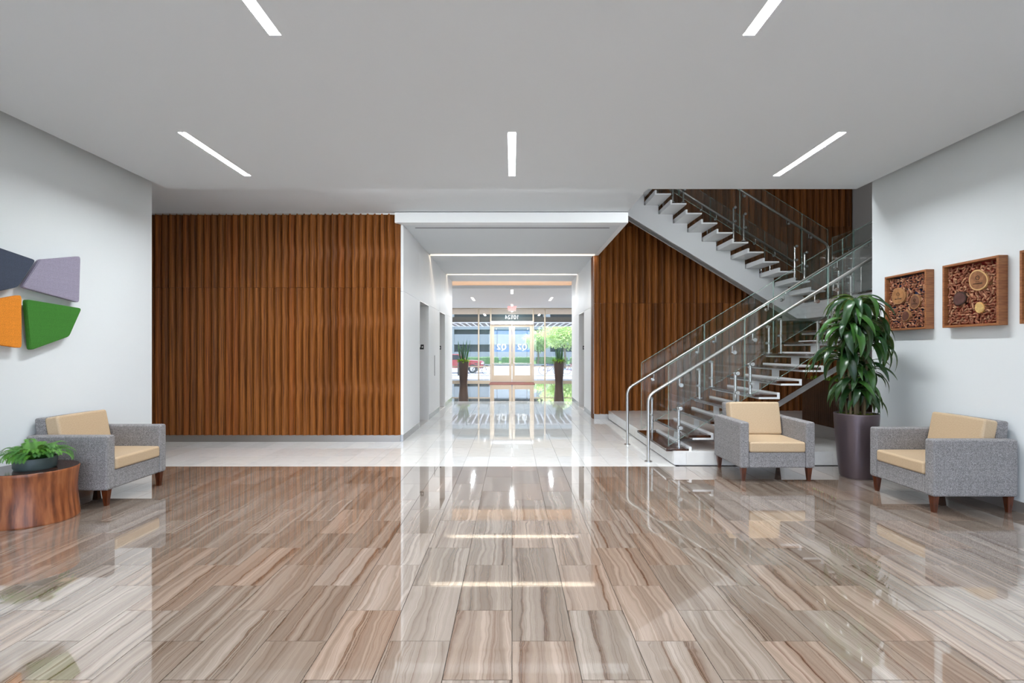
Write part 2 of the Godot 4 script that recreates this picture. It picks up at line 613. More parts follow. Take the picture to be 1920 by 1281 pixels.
func rib(x0: float, x1: float, y0: float, y1: float, d: float, swell: float, deep := 1.15, peak := 0.375) -> MB:
	# one vertical slat with a convex face; its swell pinches in at the creases
	var b := MB.new()
	var nu := 8
	var nv := maxi(2, int((y1 - y0) / 0.045))
	var w := x1 - x0
	var o := rng.randf() * 7.0
	var pos := func(i: int, j: int) -> Vector3:
		var u := float(i) / nu
		var y := lerpf(y0, y1, float(j) / nv)
		var s := clampf(absf(sin(PI * (y - 1.90) / 1.07)) * 2.2, 0.0, 1.0) if y > 0.55 and y < 3.4 else 0.7
		var a := deep * (0.020 + 0.034 * lerpf(0.62, s, swell))
		return P(x0 + 0.0008 + (w - 0.0016) * u, y, d - 0.004 - a * pow(maxf(sin(PI * (0.5 * u / peak if u < peak else 0.5 + 0.5 * (u - peak) / (1.0 - peak))), 0.0), 0.9))
	for i in nu + 1:
		for j in nv + 1:
			var p: Vector3 = pos.call(i, j)
			var pa: Vector3 = pos.call(maxi(i - 1, 0), j)
			var pb: Vector3 = pos.call(mini(i + 1, nu), j)
			var tu := (pb - pa).normalized()
			var nn := tu.cross(Vector3.UP)
			if nn.z < 0.0:
				nn = -nn
			b.vert(p, nn.normalized(), Vector2(p.x + o, p.y + o))
	for i in nu:
		for j in nv:
			var k := i * (nv + 1) + j
			b.tri(k, k + 1, k + nv + 2)
			b.tri(k, k + nv + 2, k + nv + 1)
	# ends
	for e in [0, nv]:
		var first := b.v.size()
		var up := Vector3.DOWN if e == 0 else Vector3.UP
		for i in nu + 1:
			b.vert(pos.call(i, e), up, Vector2(i * 0.01, o))
		for i in range(1, nu):
			b.tri(first, first + i, first + i + 1)
	return b

func wood_walls() -> void:
	rng.seed = 12
	var wl := struct("wall_back_left", "walnut wall of convex vertical slats beside the corridor", "wall")
	bx(wl, "backing", P(-6.3, 0.0, 8.45), P(-1.76, UPPER, 8.25), M.walnut_3)
	bx(wl, "base", P(-6.3, 0.0, 8.25), P(-1.76, 0.105, 8.215), M.base_metal)
	bx(wl, "top_channel", P(-6.3, 3.57, 8.26), P(-1.82, 3.60, 8.20), M.brushed)
	var n := 41
	var w := (6.3 - 1.755) / n
	for k in n:
		var x0 := -6.3 + k * w
		var sw := clampf((x0 + 4.4) / 1.6, 0.0, 1.0)
		var m: Material = M["walnut_%d" % [0, 1, 0, 2][rng.randi() % 4]]
		part(wl, "slat", rib(x0, x0 + w, 0.106, 2.4235, 8.25, sw), m)
		part(wl, "slat", rib(x0, x0 + w, 2.4265, 3.585, 8.25, sw), m)
	var wr := struct("wall_back_right", "tall walnut slat wall behind the glass stair", "wall")
	bx(wr, "backing", P(1.70, 0.0, 11.25), P(7.3, 6.6, 10.99), M.walnut_3)
	bx(wr, "base", P(1.72, 0.0, 10.985), P(7.14, 0.105, 10.95), M.base_metal)
	n = 40
	w = (7.14 - 1.72) / n
	for k in n:
		var x0 := 1.72 + k * w
		for y in [[0.106, 2.4255], [2.4285, 4.0285], [4.0315, 5.6]]:
			part(wr, "slat", rib(x0, x0 + w, y[0], y[1], 10.985, 0.15, 1.5, 0.63), M["walnut_%d" % [0, 1, 0, 3][rng.randi() % 4]])

func shell() -> void:
	slab("wall_left", P(-4.75, -0.1, 6.53), P(-ROOM, 4.5, -5.0), M.wall_paint, "white painted wall carrying the coloured felt panels", "wall")
	slab("wall_right", P(ROOM, -0.1, 6.53), P(4.75, 4.5, -5.0), M.wall_paint, "white painted wall carrying the framed wood artworks", "wall")
	slab("baseboard_left", P(-ROOM, 0, 6.53), P(-ROOM + 0.012, 0.10, -4.9), M.brushed, "low metal base along the white wall of felt panels", "baseboard")
	slab("baseboard_right", P(ROOM - 0.012, 0, 6.53), P(ROOM, 0.10, -4.9), M.brushed, "low metal base along the white wall of framed artworks", "baseboard")
	slab("wall_nook", P(-6.6, -0.1, 8.45), P(-6.3, 4.5, 6.2), M.wall_paint, "short white wall closing the walnut wall's recess", "wall")
	slab("wall_nook_return", P(-6.6, -0.1, 6.53), P(-4.75, 4.5, 6.3), M.wall_paint, "white return wall behind the felt panel wall", "wall")
	# the lobby ceiling, with slots for the lights and a gap along both walls
	var cs := CSGBox3D.new()
	cs.name = "ceiling"
	cs.size = Vector3(2 * 4.347, 0.14, 11.595)
	cs.position = P(0, CEIL + 0.07, 6.595 - 11.595 / 2.0)
	cs.material = M.ceiling_paint
	for s in slots():
		var cut := CSGBox3D.new()
		cut.name = "slot"
		cut.operation = CSGShape3D.OPERATION_SUBTRACTION
		cut.size = Vector3(0.076, 0.4, 1.22)
		cut.position = P(s.x, CEIL, s.y) - cs.position
		cut.material = M.ceiling_paint
		cs.add_child(cut, true)
	cs.set_meta("kind", "structure")
	tag(cs, "flat grey-white lobby ceiling with slots for linear lights", "ceiling")
	add_child(cs)
	slab("ceiling_cavity", P(-4.8, 4.3, 6.6), P(4.8, 4.5, -5.2), M.cavity, "hidden slab above the lobby ceiling", "ceiling")
	slab("ceiling_upper", P(-6.6, UPPER, 8.45), P(1.805, 4.6, 6.60), M.ceiling_paint, "raised ceiling strip before the walnut wall", "ceiling")
	# corridor ceiling in three boards with light coves between
	var cc := struct("ceiling_corridor", "white corridor ceiling with warm light coves", "ceiling")
	var yc := 3.425
	bx(cc, "header", P(-1.823, yc, 8.30), P(1.805, 3.585, 8.12), M.panel_white)
	bx(cc, "board", P(-1.75, yc + 0.001, 10.78), P(1.805, 3.6, 8.30), M.ceiling_paint)
	bx(cc, "board", P(-1.72, yc + 0.001, 13.58), P(1.72, 3.6, 10.98), M.ceiling_paint)
	bx(cc, "board", P(-1.72, yc + 0.001, 15.0), P(1.72, 3.6, 13.78), M.ceiling_paint)
	bx(cc, "roof_slab", P(-2.2, 3.72, 15.0), P(1.805, 4.0, 8.30), M.ceiling_paint)
	bx(cc, "edge_board", P(1.72, yc, 10.98), P(1.805, 3.72, 8.30), M.panel_white)
	bx(cc, "air_slot", P(-1.57, yc - 0.001, 8.49), P(1.58, yc + 0.0005, 8.455), M.dark_gap)
	bx(cc, "reveal", P(-1.823, 3.585, 8.30), P(1.805, 3.594, 8.14), M.dark_gap)
	# stair hall above and beside
	slab("wall_stair_side", P(7.14, -0.1, 11.25), P(7.4, 6.6, 6.3), M.grey_wall, "warm grey side wall of the stair hall", "wall")
	slab("wall_stair_front", P(4.75, -0.1, 6.53), P(7.4, 6.6, 6.33), M.wall_paint, "wall closing the stair hall behind the framed artworks", "wall")
	slab("wall_stair_upper", P(1.55, 3.475 + 0.14, 6.595), P(4.75, 6.6, 6.35), M.wall_paint, "upper wall of the stair hall above the lobby ceiling", "wall")
	slab("wall_stair_inner", P(1.55, 4.6, 11.25), P(1.805, 6.6, 6.6), M.wall_paint, "upper white wall at the head of the stair", "wall")
	slab("floor_upper", P(-2.0, 4.0, 11.25), P(1.805, 4.7, 8.30), M.ceiling_paint, "edge of the upper floor at the head of the stair", "floor")
	slab("ceiling_stair", P(1.5, 6.5, 11.25), P(7.4, 6.7, 6.3), M.ceiling_paint, "high ceiling of the stair hall", "ceiling")
	# vestibule
	slab("wall_vestibule_left", P(-3.7, -0.1, 23.9), P(-3.5, 4.2, 15.0), M.wall_paint, "white side wall of the entrance by the truck view", "wall")
	slab("wall_vestibule_right", P(3.5, -0.1, 23.9), P(3.7, 4.2, 15.0), M.wall_paint, "white side wall of the entrance by the tree view", "wall")
	slab("wall_vestibule_return_left", P(-3.7, -0.1, 15.2), P(-2.2, 4.2, 15.0), M.wall_paint, "white return wall behind the two elevators", "wall")
	slab("wall_vestibule_return_right", P(2.2, -0.1, 15.2), P(3.7, 4.2, 15.0), M.wall_paint, "white return wall behind the single elevator", "wall")
	var cv := struct("ceiling_vestibule", "white entrance ceiling with a warm lit cove", "ceiling")
	bx(cv, "board", P(-3.5, 3.36, 24.0), P(3.5, 3.60, 16.4), M.ceiling_paint)
	bx(cv, "lip", P(-3.5, 3.345, 16.10), P(3.5, 3.44, 16.05), M.ceiling_paint)
	bx(cv, "trough", P(-3.5, 3.345, 16.41), P(3.5, 3.365, 16.10), M.ceiling_paint)
	bx(cv, "cove_back", P(-3.5, 3.60, 16.7), P(3.5, 4.0, 16.4), M.ceiling_paint)
	bx(cv, "cove_roof", P(-3.7, 3.80, 24.0), P(3.7, 4.2, 15.0), M.ceiling_paint)

func slots() -> Array:
	var a := []
	for s in [[0.0, 5.49], [-3.085, 5.49], [3.085, 5.49], [-1.53, 2.77], [1.53, 2.77], [0.0, 0.05], [-3.085, 0.05], [3.085, 0.05], [-1.53, -2.67], [1.53, -2.67]]:
		a.append(Vector2(s[0], s[1]))
	return a

func lamp(x: float, y: float, d: float, e: float, label: String, group: String, hood := 0.042) -> void:
	var t := thing("linear_ceiling_light", label, "ceiling light", P(x, y, d), 0.0, group)
	bx(t, "diffuser", Vector3(-0.037, hood - 0.012, -0.609), Vector3(0.037, hood, 0.609), M.lamp_glow)
	bx(t, "housing", Vector3(-0.045, hood, -0.615), Vector3(0.045, hood + 0.05, 0.615), M.steel_white)
	area(Vector3(0, hood - 0.02, 0), Vector2(0.068, 1.19), e, LAMP_COLOR, t)

func lamps() -> void:
	var where := ["lobby ceiling light in line with the corridor, row beside the raised strip", "lobby ceiling light toward the felt panels, row beside the raised strip", "lobby ceiling light toward the framed artworks, row beside the raised strip", "lobby ceiling light toward the felt panels, in the row of two", "lobby ceiling light toward the framed artworks, in the row of two", "lobby ceiling light over the middle of the room, second row of three", "lobby ceiling light toward the felt panels, second row of three", "lobby ceiling light toward the framed artworks, second row of three", "lobby ceiling light toward the felt panels, by the window wall", "lobby ceiling light toward the framed artworks, by the window wall"]
	for k in slots().size():
		var s: Vector2 = slots()[k]
		lamp(s.x, CEIL, s.y, LAMP, "recessed linear " + where[k], "linear lights in the lobby ceiling")
	for s in [[0.0, 17.05, "next to the warm cove"], [-1.45, 19.5, "on the truck side"], [1.45, 19.5, "on the tree side"], [0.0, 22.4, "by the exit sign"]]:
		var t := thing("linear_ceiling_light", "small linear light in the white entrance ceiling, " + str(s[2]), "ceiling light", P(s[0], 3.36, s[1]), 0.0, "linear lights in the entrance ceiling")
		bx(t, "diffuser", Vector3(-0.04, -0.008, -0.6), Vector3(0.04, 0.0, 0.6), M.lamp_glow)
		bx(t, "housing", Vector3(-0.05, -0.004, -0.61), Vector3(0.05, 0.004, 0.61), M.steel_white)
		area(Vector3(0, -0.02, 0), Vector2(0.075, 1.19), 15.0, LAMP_COLOR, t)
	# warm coves across the corridor ceiling
	for k in 2:
		var d := [10.88, 13.68][k] as float
		var t := thing("cove_light", ["warm light line across the corridor ceiling beside the walnut stair wall", "warm light line across the corridor ceiling between the facing elevators"][k], "cove light", P(0, 3.425, d))
		bx(t, "lamp_strip", Vector3(-1.66, 0.215, 0.125), Vector3(1.66, 0.235, 0.14), M.warm_cove_glow)
		bx(t, "housing", Vector3(-1.66, 0.20, 0.14), Vector3(1.66, 0.25, 0.16), M.steel_white)
		area(Vector3(0, 0.225, 0.12), Vector2(3.3, 0.03), COVE, Color(1.0, 0.91, 0.80), t, Vector3(0, -0.35, -0.94).normalized())
	var wt := thing("cove_light", "warm strip light hidden in the cove before the entrance ceiling", "cove light", P(0, 3.367, 16.15))
	bx(wt, "lamp_strip", Vector3(-3.3, 0.012, -0.02), Vector3(3.3, 0.02, 0.02), M.warm_cove_glow)
	bx(wt, "housing", Vector3(-3.3, 0.0, -0.025), Vector3(3.3, 0.012, 0.025), M.steel_white)
	area(Vector3(0, 0.028, -0.02), Vector2(6.4, 0.03), 0.8, Color(1.0, 0.74, 0.52), wt, Vector3(0, 0.55, -0.83).normalized())
	# added lights with no known fixture, out of sight behind the lobby ceiling step
	for s in [[-1.9, 0.55, "added unseen light at the ceiling step facing the walnut wall", ADDED_WASH * 0.52], [0.15, 1.45, "added unseen light at the ceiling step facing the corridor", ADDED_WASH * 0.75], [3.1, 1.15, "added unseen light at the ceiling step facing the stair", ADDED_WASH * 1.15]]:
		var up: bool = s[0] > 2.0
		var t := thing("added_step_light", s[2], "added light", P(s[0], 3.60 if up else 3.575, 6.66))
		var tilt := (Vector3(0, -0.62, -0.78) if up else Vector3(0, -0.95, -0.31)).normalized()
		var fx := Basis.looking_at(tilt, Vector3.UP)
		var h := bx(t, "housing", Vector3(-s[1], -0.03, 0.004), Vector3(s[1], 0.03, 0.03), M.steel_white)
		h.basis = fx
		var g := bx(t, "lamp_strip", Vector3(-s[1], -0.022, 0.0), Vector3(s[1], 0.022, 0.004), M.lamp_glow)
		g.basis = fx
		area(tilt * 0.012, Vector2(s[1] * 1.96, 0.04), s[3], LAMP_COLOR, t, tilt)
	# added light, out of view, to lift the dark top of the stair hall
	var st := thing("linear_ceiling_light", "added unseen light high over the stair", "ceiling light", P(4.2, 6.5, 8.6))
	bx(st, "diffuser", Vector3(-0.9, -0.02, -0.05), Vector3(0.9, 0.0, 0.05), M.lamp_glow)
	bx(st, "housing", Vector3(-0.92, -0.01, -0.06), Vector3(0.92, 0.01, 0.06), M.steel_white)
	area(Vector3(0, -0.03, 0), Vector2(1.7, 0.09), ADDED_STAIR_LIGHT, LAMP_COLOR, st)

const ADDED_STAIR_LIGHT := 1.2
const ADDED_WASH := 3.4
const COVE := 2.3

func corridor() -> void:
	var yc := 3.425
	var hd := 2.375
	for side in [-1.0, 1.0]:
		var left: bool = side < 0
		var w := struct("wall_corridor_left" if left else "wall_corridor_right", "white panelled corridor wall with two steel elevator openings" if left else "white panelled corridor wall with one steel elevator opening", "wall")
		var xi: float = 1.715 * side
		var xo: float = 1.95 * side
		var runs := [[8.25, 9.71], [10.78, 12.39], [13.39, 15.0]] if left else [[10.98, 12.43], [13.42, 15.0]]
		var gaps := [[9.71, 10.78], [12.39, 13.39]] if left else [[12.43, 13.42]]
		bx(w, "backing", P(xo + 0.06 * side, 0, 15.0), P(2.2 * side, yc + 0.3, 8.3 if left else 11.0), M.panel_white)
		for r in runs:
			# two or more panel widths
			var cnt := 2 if r[1] - r[0] > 1.5 else 1
			for k in cnt:
				var d0: float = lerpf(r[0], r[1], float(k) / cnt)
				var d1: float = lerpf(r[0], r[1], float(k + 1) / cnt)
				bx(w, "panel", P(xo, 0.105, d1 - 0.002), P(xi, hd - 0.003, d0 + 0.002), M.panel_white, 0.002)
				bx(w, "panel", P(xo, hd, d1 - 0.002), P(xi, yc, d0 + 0.002), M.panel_white, 0.002)
			bx(w, "base", P(xo, 0.0, r[1] - 0.003), P(xi - 0.004 * side * -1.0, 0.103, r[0] + 0.003), M.steel)
		for g in gaps:
			bx(w, "panel", P(xo, hd, g[1] - 0.002), P(xi, yc, g[0] + 0.002), M.panel_white, 0.002)
			var which := "steel elevator entrance beside the walnut slat wall" if left and g[0] < 10.0 else ("second steel elevator entrance along the corridor with two elevators" if left else "steel elevator entrance in the corridor wall next to the stair")
			var t := thing("elevator_entrance", which, "elevator", P(xi, 0, (g[0] + g[1]) / 2.0), 0.0, "elevators")
			var hw: float = (g[1] - g[0]) / 2.0
			for s in [-1.0, 1.0]:
				bx(t, "jamb", Vector3(0.0, 0.0, s * (hw - 0.001)), Vector3(0.235 * side, hd - 0.001, s * (hw - 0.02)), M.brushed)
			bx(t, "head", Vector3(0, hd - 0.02, -hw + 0.02), Vector3(0.235 * side, hd - 0.001, hw - 0.02), M.brushed)
			bx(t, "sill", Vector3(0.0, 0.0, -hw + 0.02), Vector3(0.24 * side, 0.006, hw - 0.02), M.brushed)
			for s in [-1.0, 1.0]:
				bx(t, "door_leaf", Vector3(0.245 * side, 0.006, s * (hw - 0.022)), Vector3(0.285 * side, hd - 0.02, s * 0.003), M.steel)
			var pl := bx(t, "level_plate", Vector3(0.10 * side, 1.46, -hw + 0.020), Vector3(0.205 * side, 1.56, -hw + 0.026), M.black)
			text(pl, "digit", "1", 0.07, Vector3(0.18 * side, 1.478, -hw + 0.0265), 0.0, M.white_print, true)
			star(pl, Vector3(0.13 * side, 1.51, -hw + 0.0265), 0.02)
		if left:
			bx(w, "call_slot", P(xi, 0.88, 11.585), P(xi + 0.006, 1.33, 11.56), M.dark_gap)

func star(parent: Node, at: Vector3, r: float) -> void:
	var poly := PackedVector2Array()
	for k in 10:
		var a := PI / 2.0 + TAU * k / 10.0
		poly.append(Vector2(cos(a), sin(a)) * (r if k % 2 == 0 else r * 0.42))
	var b := MB.new()
	b.prism(poly, at, Vector3.RIGHT, Vector3.UP, Vector3(0, 0, 0.001))
	part(parent, "star", b, M.white_print)

func text(parent: Node, called: String, s: String, size: float, at: Vector3, turn: float, m: Material, bold := false) -> MeshInstance3D:
	var tm := TextMesh.new()
	var f := SystemFont.new()
	f.font_names = PackedStringArray(["Droid Sans"])
	f.font_weight = 700 if bold else 400
	tm.font = f
	tm.text = s
	tm.font_size = 64
	tm.pixel_size = size / 46.0
	tm.depth = 0.002
	tm.horizontal_alignment = HORIZONTAL_ALIGNMENT_CENTER
	tm.vertical_alignment = VERTICAL_ALIGNMENT_BOTTOM
	var o := put(parent, called, tm, m)
	o.position = at
	o.rotation.y = turn
	return o

# ---------------------------------------------------------------- stair
var stair: Node3D
const RUN := 0.277
const RISE := 0.1705
const X_FOOT := 1.94
const LOW_NEAR := 6.57
const LOW_FAR := 8.10
const UP_NEAR := 9.35
const UP_FAR := 10.88
const LANDING := 2.38

func low_line(x: float) -> float:
	return 0.2 + (x - X_FOOT) * RISE / RUN

func up_line(x: float) -> float:
	return 3.771 - (x - 3.695) * 0.1735 / 0.2763

func staircase() -> void:
	stair = thing("staircase", "open two-flight stair with dark wood treads in white steel trays", "staircase", Vector3.ZERO)
	var t := stair
	# lower flight climbs along +x
	for k in 13:
		var x := X_FOOT + RUN * k
		var y := 0.2 + RISE * k
		var tr := bx(t, "tread", P(x, y - 0.032, LOW_FAR), P(x + 0.285, y, LOW_NEAR), M.tread_wood, 0.004)
		if k > 0:
			var b := MB.new()
			b.box(P(x + 0.055, y - 0.056, LOW_FAR), P(x + 0.285, y - 0.0325, LOW_NEAR))
			b.box(P(x + 0.285, y - 0.056, LOW_FAR), P(x + 0.318, y + 0.024, LOW_NEAR))
			part(tr, "tray", b, M.steel_white)
		else:
			bx(tr, "upstand", P(x + 0.2855, y - 0.024, LOW_FAR), P(x + 0.318, y + 0.024, LOW_NEAR), M.steel_white)
	var poly := PackedVector2Array()
	poly.append(Vector2(2.30, 0.178))
	for k in range(1, 13):
		var x := X_FOOT + RUN * k + 0.10
		var y := 0.2 + RISE * k - 0.0565
		poly.append(Vector2(x, y))
		poly.append(Vector2(x + RUN - 0.001, y))
	poly.append(Vector2(5.62, 2.20))
	poly.append(Vector2(5.62, 0.178 + (5.62 - 2.93) * 0.6155))
	poly.append(Vector2(2.93, 0.178))
	var sp := MB.new()
	sp.prism(poly, P(0, 0, 7.45), Vector3.RIGHT, Vector3.UP, Vector3(0, 0, 0.21))
	part(t, "stringer", sp, M.steel_white)
	# upper flight climbs back along -x
	for m in range(-5, 8):
		var x := 3.385 + 0.2763 * m
		var y := 3.771 - 0.1735 * m
		var tr := bx(t, "tread", P(x + 0.032, y - 0.042, UP_FAR), P(x + 0.305, y - 0.012, UP_NEAR + 0.10), M.tread_wood, 0.004)
		var b := MB.new()
		b.box(P(x + 0.032, y - 0.068, UP_FAR), P(x + 0.290, y - 0.0425, UP_NEAR))
		b.box(P(x, y - 0.068, UP_FAR), P(x + 0.032, y + 0.016, UP_NEAR))
		part(tr, "tray", b, M.steel_white)
	poly = PackedVector2Array()
	var slope := (4.007 - 2.05) / (2.224 - 5.445)
	poly.append(Vector2(1.81, 2.05 + (1.80 - 5.445) * slope))
	for m in range(-6, 8):
		var x := 3.361 + 0.2763 * m
		var y := 3.702 - 0.1735 * m
		poly.append(Vector2(maxf(x, 1.81), y))
		poly.append(Vector2(x + 0.2763 - 0.0005, y))
	poly.append(Vector2(5.70, 2.30))
	poly.append(Vector2(5.70, 2.05))
	poly.append(Vector2(5.445, 2.05))
	sp = MB.new()
	sp.prism(poly, P(0, 0, 10.22), Vector3.RIGHT, Vector3.UP, Vector3(0, 0, 0.20))
	var st := part(t, "stringer", sp, M.steel_white)
	var lip := MB.new()
	var q := PackedVector2Array([Vector2(1.81, 2.05 + (1.80 - 5.445) * slope), Vector2(5.445, 2.05), Vector2(5.70, 2.05), Vector2(5.70, 2.085), Vector2(5.455, 2.085), Vector2(1.81, 2.09 + (1.80 - 5.445) * slope)])
	lip.prism(q, P(0, 0, 10.25), Vector3.RIGHT, Vector3.UP, Vector3(0, 0, 0.27))
	part(st, "flange", lip, M.steel_white)
	# landing
	var la := bx(t, "landing", P(5.62, 2.05, UP_FAR), P(7.13, LANDING - 0.03, LOW_NEAR), M.steel_white)
	bx(la, "landing_top", P(5.60, LANDING - 0.03, UP_FAR), P(7.13, LANDING, LOW_NEAR), M.tread_wood)

func pane(parent: Node, poly: PackedVector2Array, d: float, m: Material) -> MeshInstance3D:
	# glass sheet 12 mm thick with green edges
	var b := MB.new()
	b.prism(poly, P(0, 0, d + 0.006), Vector3.RIGHT, Vector3.UP, Vector3(0, 0, 0.012))
	var g := part(parent, "glass_panel", b, m)
	var e := MB.new()
	for k in poly.size():
		var a := P(poly[k].x, poly[k].y, d)
		var c := P(poly[(k + 1) % poly.size()].x, poly[(k + 1) % poly.size()].y, d)
		e.tube([a, c], 0.0045, 4)
	part(g, "polished_edge", e, M.glass_edge)
	return g

func post(parent: Node, x: float, y0: float, y1: float, dg: float, inward: float) -> void:
	var d := dg + inward * 0.055
	var b := MB.new()
	b.tube([P(x, y0, d), P(x, y1, d)], 0.018, 12)
	b.lathe([Vector2(0.0, y0 + 0.012), Vector2(0.042, y0 + 0.012), Vector2(0.042, y0 + 0.012), Vector2(0.042, y0), Vector2(0.042, y0), Vector2(0.0, y0)], P(x, 0, d), 16)
	var o := part(parent, "post", b, M.chrome)
	for y in [y1 - 0.012, y1 - 0.26]:
		var c := MB.new()
		c.tube([P(x, y, d + inward * 0.03), P(x, y, dg - inward * 0.035)], 0.014, 10)
		c.tube([P(x, y, dg + inward * 0.012), P(x, y, dg + inward * 0.024)], 0.024, 12)
		c.tube([P(x, y, dg - inward * 0.012), P(x, y, dg - inward * 0.026)], 0.024, 12)
		part(o, "clamp", c, M.chrome)

func rail(parent: Node, pts: Array, r := 0.021) -> MeshInstance3D:
	# pipe with rounded bends
	var out := [pts[0]]
	for k in range(1, pts.size() - 1):
		var a: Vector3 = pts[k - 1]
		var p: Vector3 = pts[k]
		var c: Vector3 = pts[k + 1]
		var ra := minf(0.10, p.distance_to(a) * 0.45)
		var p0 := p + (a - p).normalized() * ra
		var p1 := p + (c - p).normalized() * ra
		for j in 7:
			var s := j / 6.0
			out.append(p0.lerp(p, s).lerp(p.lerp(p1, s), s))
	out.append(pts[pts.size() - 1])
	var b := MB.new()
	b.tube(out, r, 14)
	return part(parent, "handrail", b, M.rail_steel)

func bracket(parent: Node, x: float, y: float, dr: float, dg: float) -> void:
	var b := MB.new()
	var s := signf(dg - dr)
	b.tube([P(x, y, dr), P(x, y - 0.075, dr), P(x, y - 0.085, dr + s * 0.02)], 0.009, 8)
	b.tube([P(x, y - 0.085, dr), P(x, y - 0.085, dg)], 0.013, 8)
	b.tube([P(x, y - 0.085, dg - s * 0.008), P(x, y - 0.085, dg - s * 0.022)], 0.026, 12)
	part(parent, "bracket", b, M.chrome)

func balustrades() -> void:
	for side in 2:
		var near := side == 0
		var dg := 6.65 if near else 8.04
		var inward := 1.0 if near else -1.0
		var dr := dg + inward * 0.085
		var t := stair
		var gb := func(x: float) -> float: return 0.225 + (x - 1.99) * 0.6155
		for e in [[1.99, 2.955], [2.965, 4.015], [4.025, 5.08], [5.09, 5.6]]:
			pane(t, PackedVector2Array([Vector2(e[0], gb.call(e[0])), Vector2(e[1], gb.call(e[1])), Vector2(e[1], gb.call(e[1]) + 1.025), Vector2(e[0], gb.call(e[0]) + 1.025)]), dg, M.balustrade_glass)
		for x in [2.14, 2.865, 3.055, 3.925, 4.11, 4.985, 5.18]:
			var k := floorf((x - X_FOOT) / RUN)
			post(t, x, 0.2 + RISE * k, 0.712 + 0.6155 * (x - 2.14), dg, inward)
		var ry := func(x: float) -> float: return 0.875 + 0.6155 * (x - 1.80)
		var fl := P(1.757, 0.0, dr)
		var h := rail(t, [fl, P(1.757, 0.855, dr), P(5.62, ry.call(5.62), dr)])
		var b := MB.new()
		b.lathe([Vector2(0, 0.012), Vector2(0.05, 0.012), Vector2(0.05, 0.012), Vector2(0.05, 0), Vector2(0.05, 0), Vector2(0, 0)], fl, 18)
		part(h, "floor_flange", b, M.chrome)
		for x in [2.16, 2.84, 3.10, 3.90, 4.14, 4.95]:
			bracket(h, x, ry.call(x) - 0.018, dr, dg)
	for side in 2:
		var near := side == 0
		var dg := 9.43 if near else 10.82
		var inward := 1.0 if near else -1.0
		var dr := dg + inward * 0.085
		var t := stair
		for e in [[1.95, 3.01], [3.02, 4.105], [4.115, 5.225], [5.235, 5.70]]:
			pane(t, PackedVector2Array([Vector2(e[0], up_line(e[0]) + 0.03), Vector2(e[1], up_line(e[1]) + 0.03), Vector2(e[1], up_line(e[1]) + 1.10), Vector2(e[0], up_line(e[0]) + 1.10)]), dg, M.balustrade_glass)
		for x in [2.92, 3.11, 4.02, 4.205, 5.13, 5.31]:
			var m := floorf((x - 3.417) / 0.2763)
			post(t, x, 3.771 - 0.1735 * m, up_line(x) + 0.46, dg, inward)
		var off := 0.88 if near else 0.80
		var h := rail(t, [P(5.76, LANDING if near else up_line(5.76) + off - 0.02, dr), P(5.76, up_line(5.76) + off, dr), P(2.0, up_line(2.0) + off, dr)] if near else [P(5.76, up_line(5.76) + off, dr), P(2.0, up_line(2.0) + off, dr)])
		for x in [2.8, 3.1, 3.9, 4.2, 5.0, 5.4]:
			bracket(h, x, up_line(x) + off - 0.018, dr, dg)
	# guard of the landing between the two flights
	var g := stair
	for e in [[8.14, 8.74], [8.76, 9.34]]:
		var b := MB.new()
		b.box(P(5.714, LANDING + 0.04, e[1]), P(5.726, 3.455, e[0]))
		var o := part(g, "glass_panel", b, M.balustrade_glass)
		var q := MB.new()
		q.tube([P(5.72, LANDING + 0.04, e[0]), P(5.72, 3.455, e[0]), P(5.72, 3.455, e[1]), P(5.72, LANDING + 0.04, e[1])], 0.0058, 4)
		part(o, "polished_edge", q, M.glass_edge)
	for d in [8.25, 8.64, 8.86, 9.24]:
		var b := MB.new()
		b.tube([P(5.775, LANDING, d), P(5.775, LANDING + 0.46, d)], 0.018, 12)
		b.tube([P(5.70, LANDING + 0.45, d), P(5.79, LANDING + 0.45, d)], 0.014, 10)
		b.tube([P(5.70, LANDING + 0.2, d), P(5.79, LANDING + 0.2, d)], 0.014, 10)
		part(g, "post", b, M.chrome)
	var r := MB.new()
	r.tube([P(5.80, 3.2, 8.05), P(5.80, 3.2, 9.45)], 0.021, 14)
	var hr := part(g, "handrail", r, M.rail_steel)
	for d in [8.5, 9.0]:
		var b := MB.new()
		b.tube([P(5.80, 3.19, d), P(5.80, 3.11, d), P(5.72, 3.11, d)], 0.011, 8)
		part(hr, "bracket", b, M.chrome)

func stair_planter() -> void:
	rng.seed = 9
	var t := thing("slatted_planter", "low dark slatted wood planter under the stair landing with mossy plants", "planter", P(5.9, 0.176, 8.85))
	var hx := 0.68
	var hz := 0.56
	bx(t, "box", Vector3(-hx + 0.02, 0, -hz + 0.02), Vector3(hx - 0.02, 0.74, hz - 0.02), M.dark_slat)
	for k in 20:
		var z := -hz + 0.056 * k
		bx(t, "slat", Vector3(-hx, 0.0, z + 0.004), Vector3(-hx + 0.022, 0.76, z + 0.052), M.dark_slat, 0.004)
	for k in 24:
		var x := -hx + 0.0566 * k
		bx(t, "slat", Vector3(x + 0.004, 0.0, hz - 0.022), Vector3(x + 0.052, 0.76, hz), M.dark_slat, 0.004)
	var b := MB.new()
	for k in 420:
		var p := Vector3(rng.randf_range(-hx, hx), 0.74, rng.randf_range(-hz, hz))
		leaf_blade(b, p, rng.randf() * TAU, rng.randf_range(0.3, 1.3), rng.randf_range(0.05, 0.12), 0.022)
	part(t, "foliage", b, M.leaf_lime).set_meta("kind", "stuff")

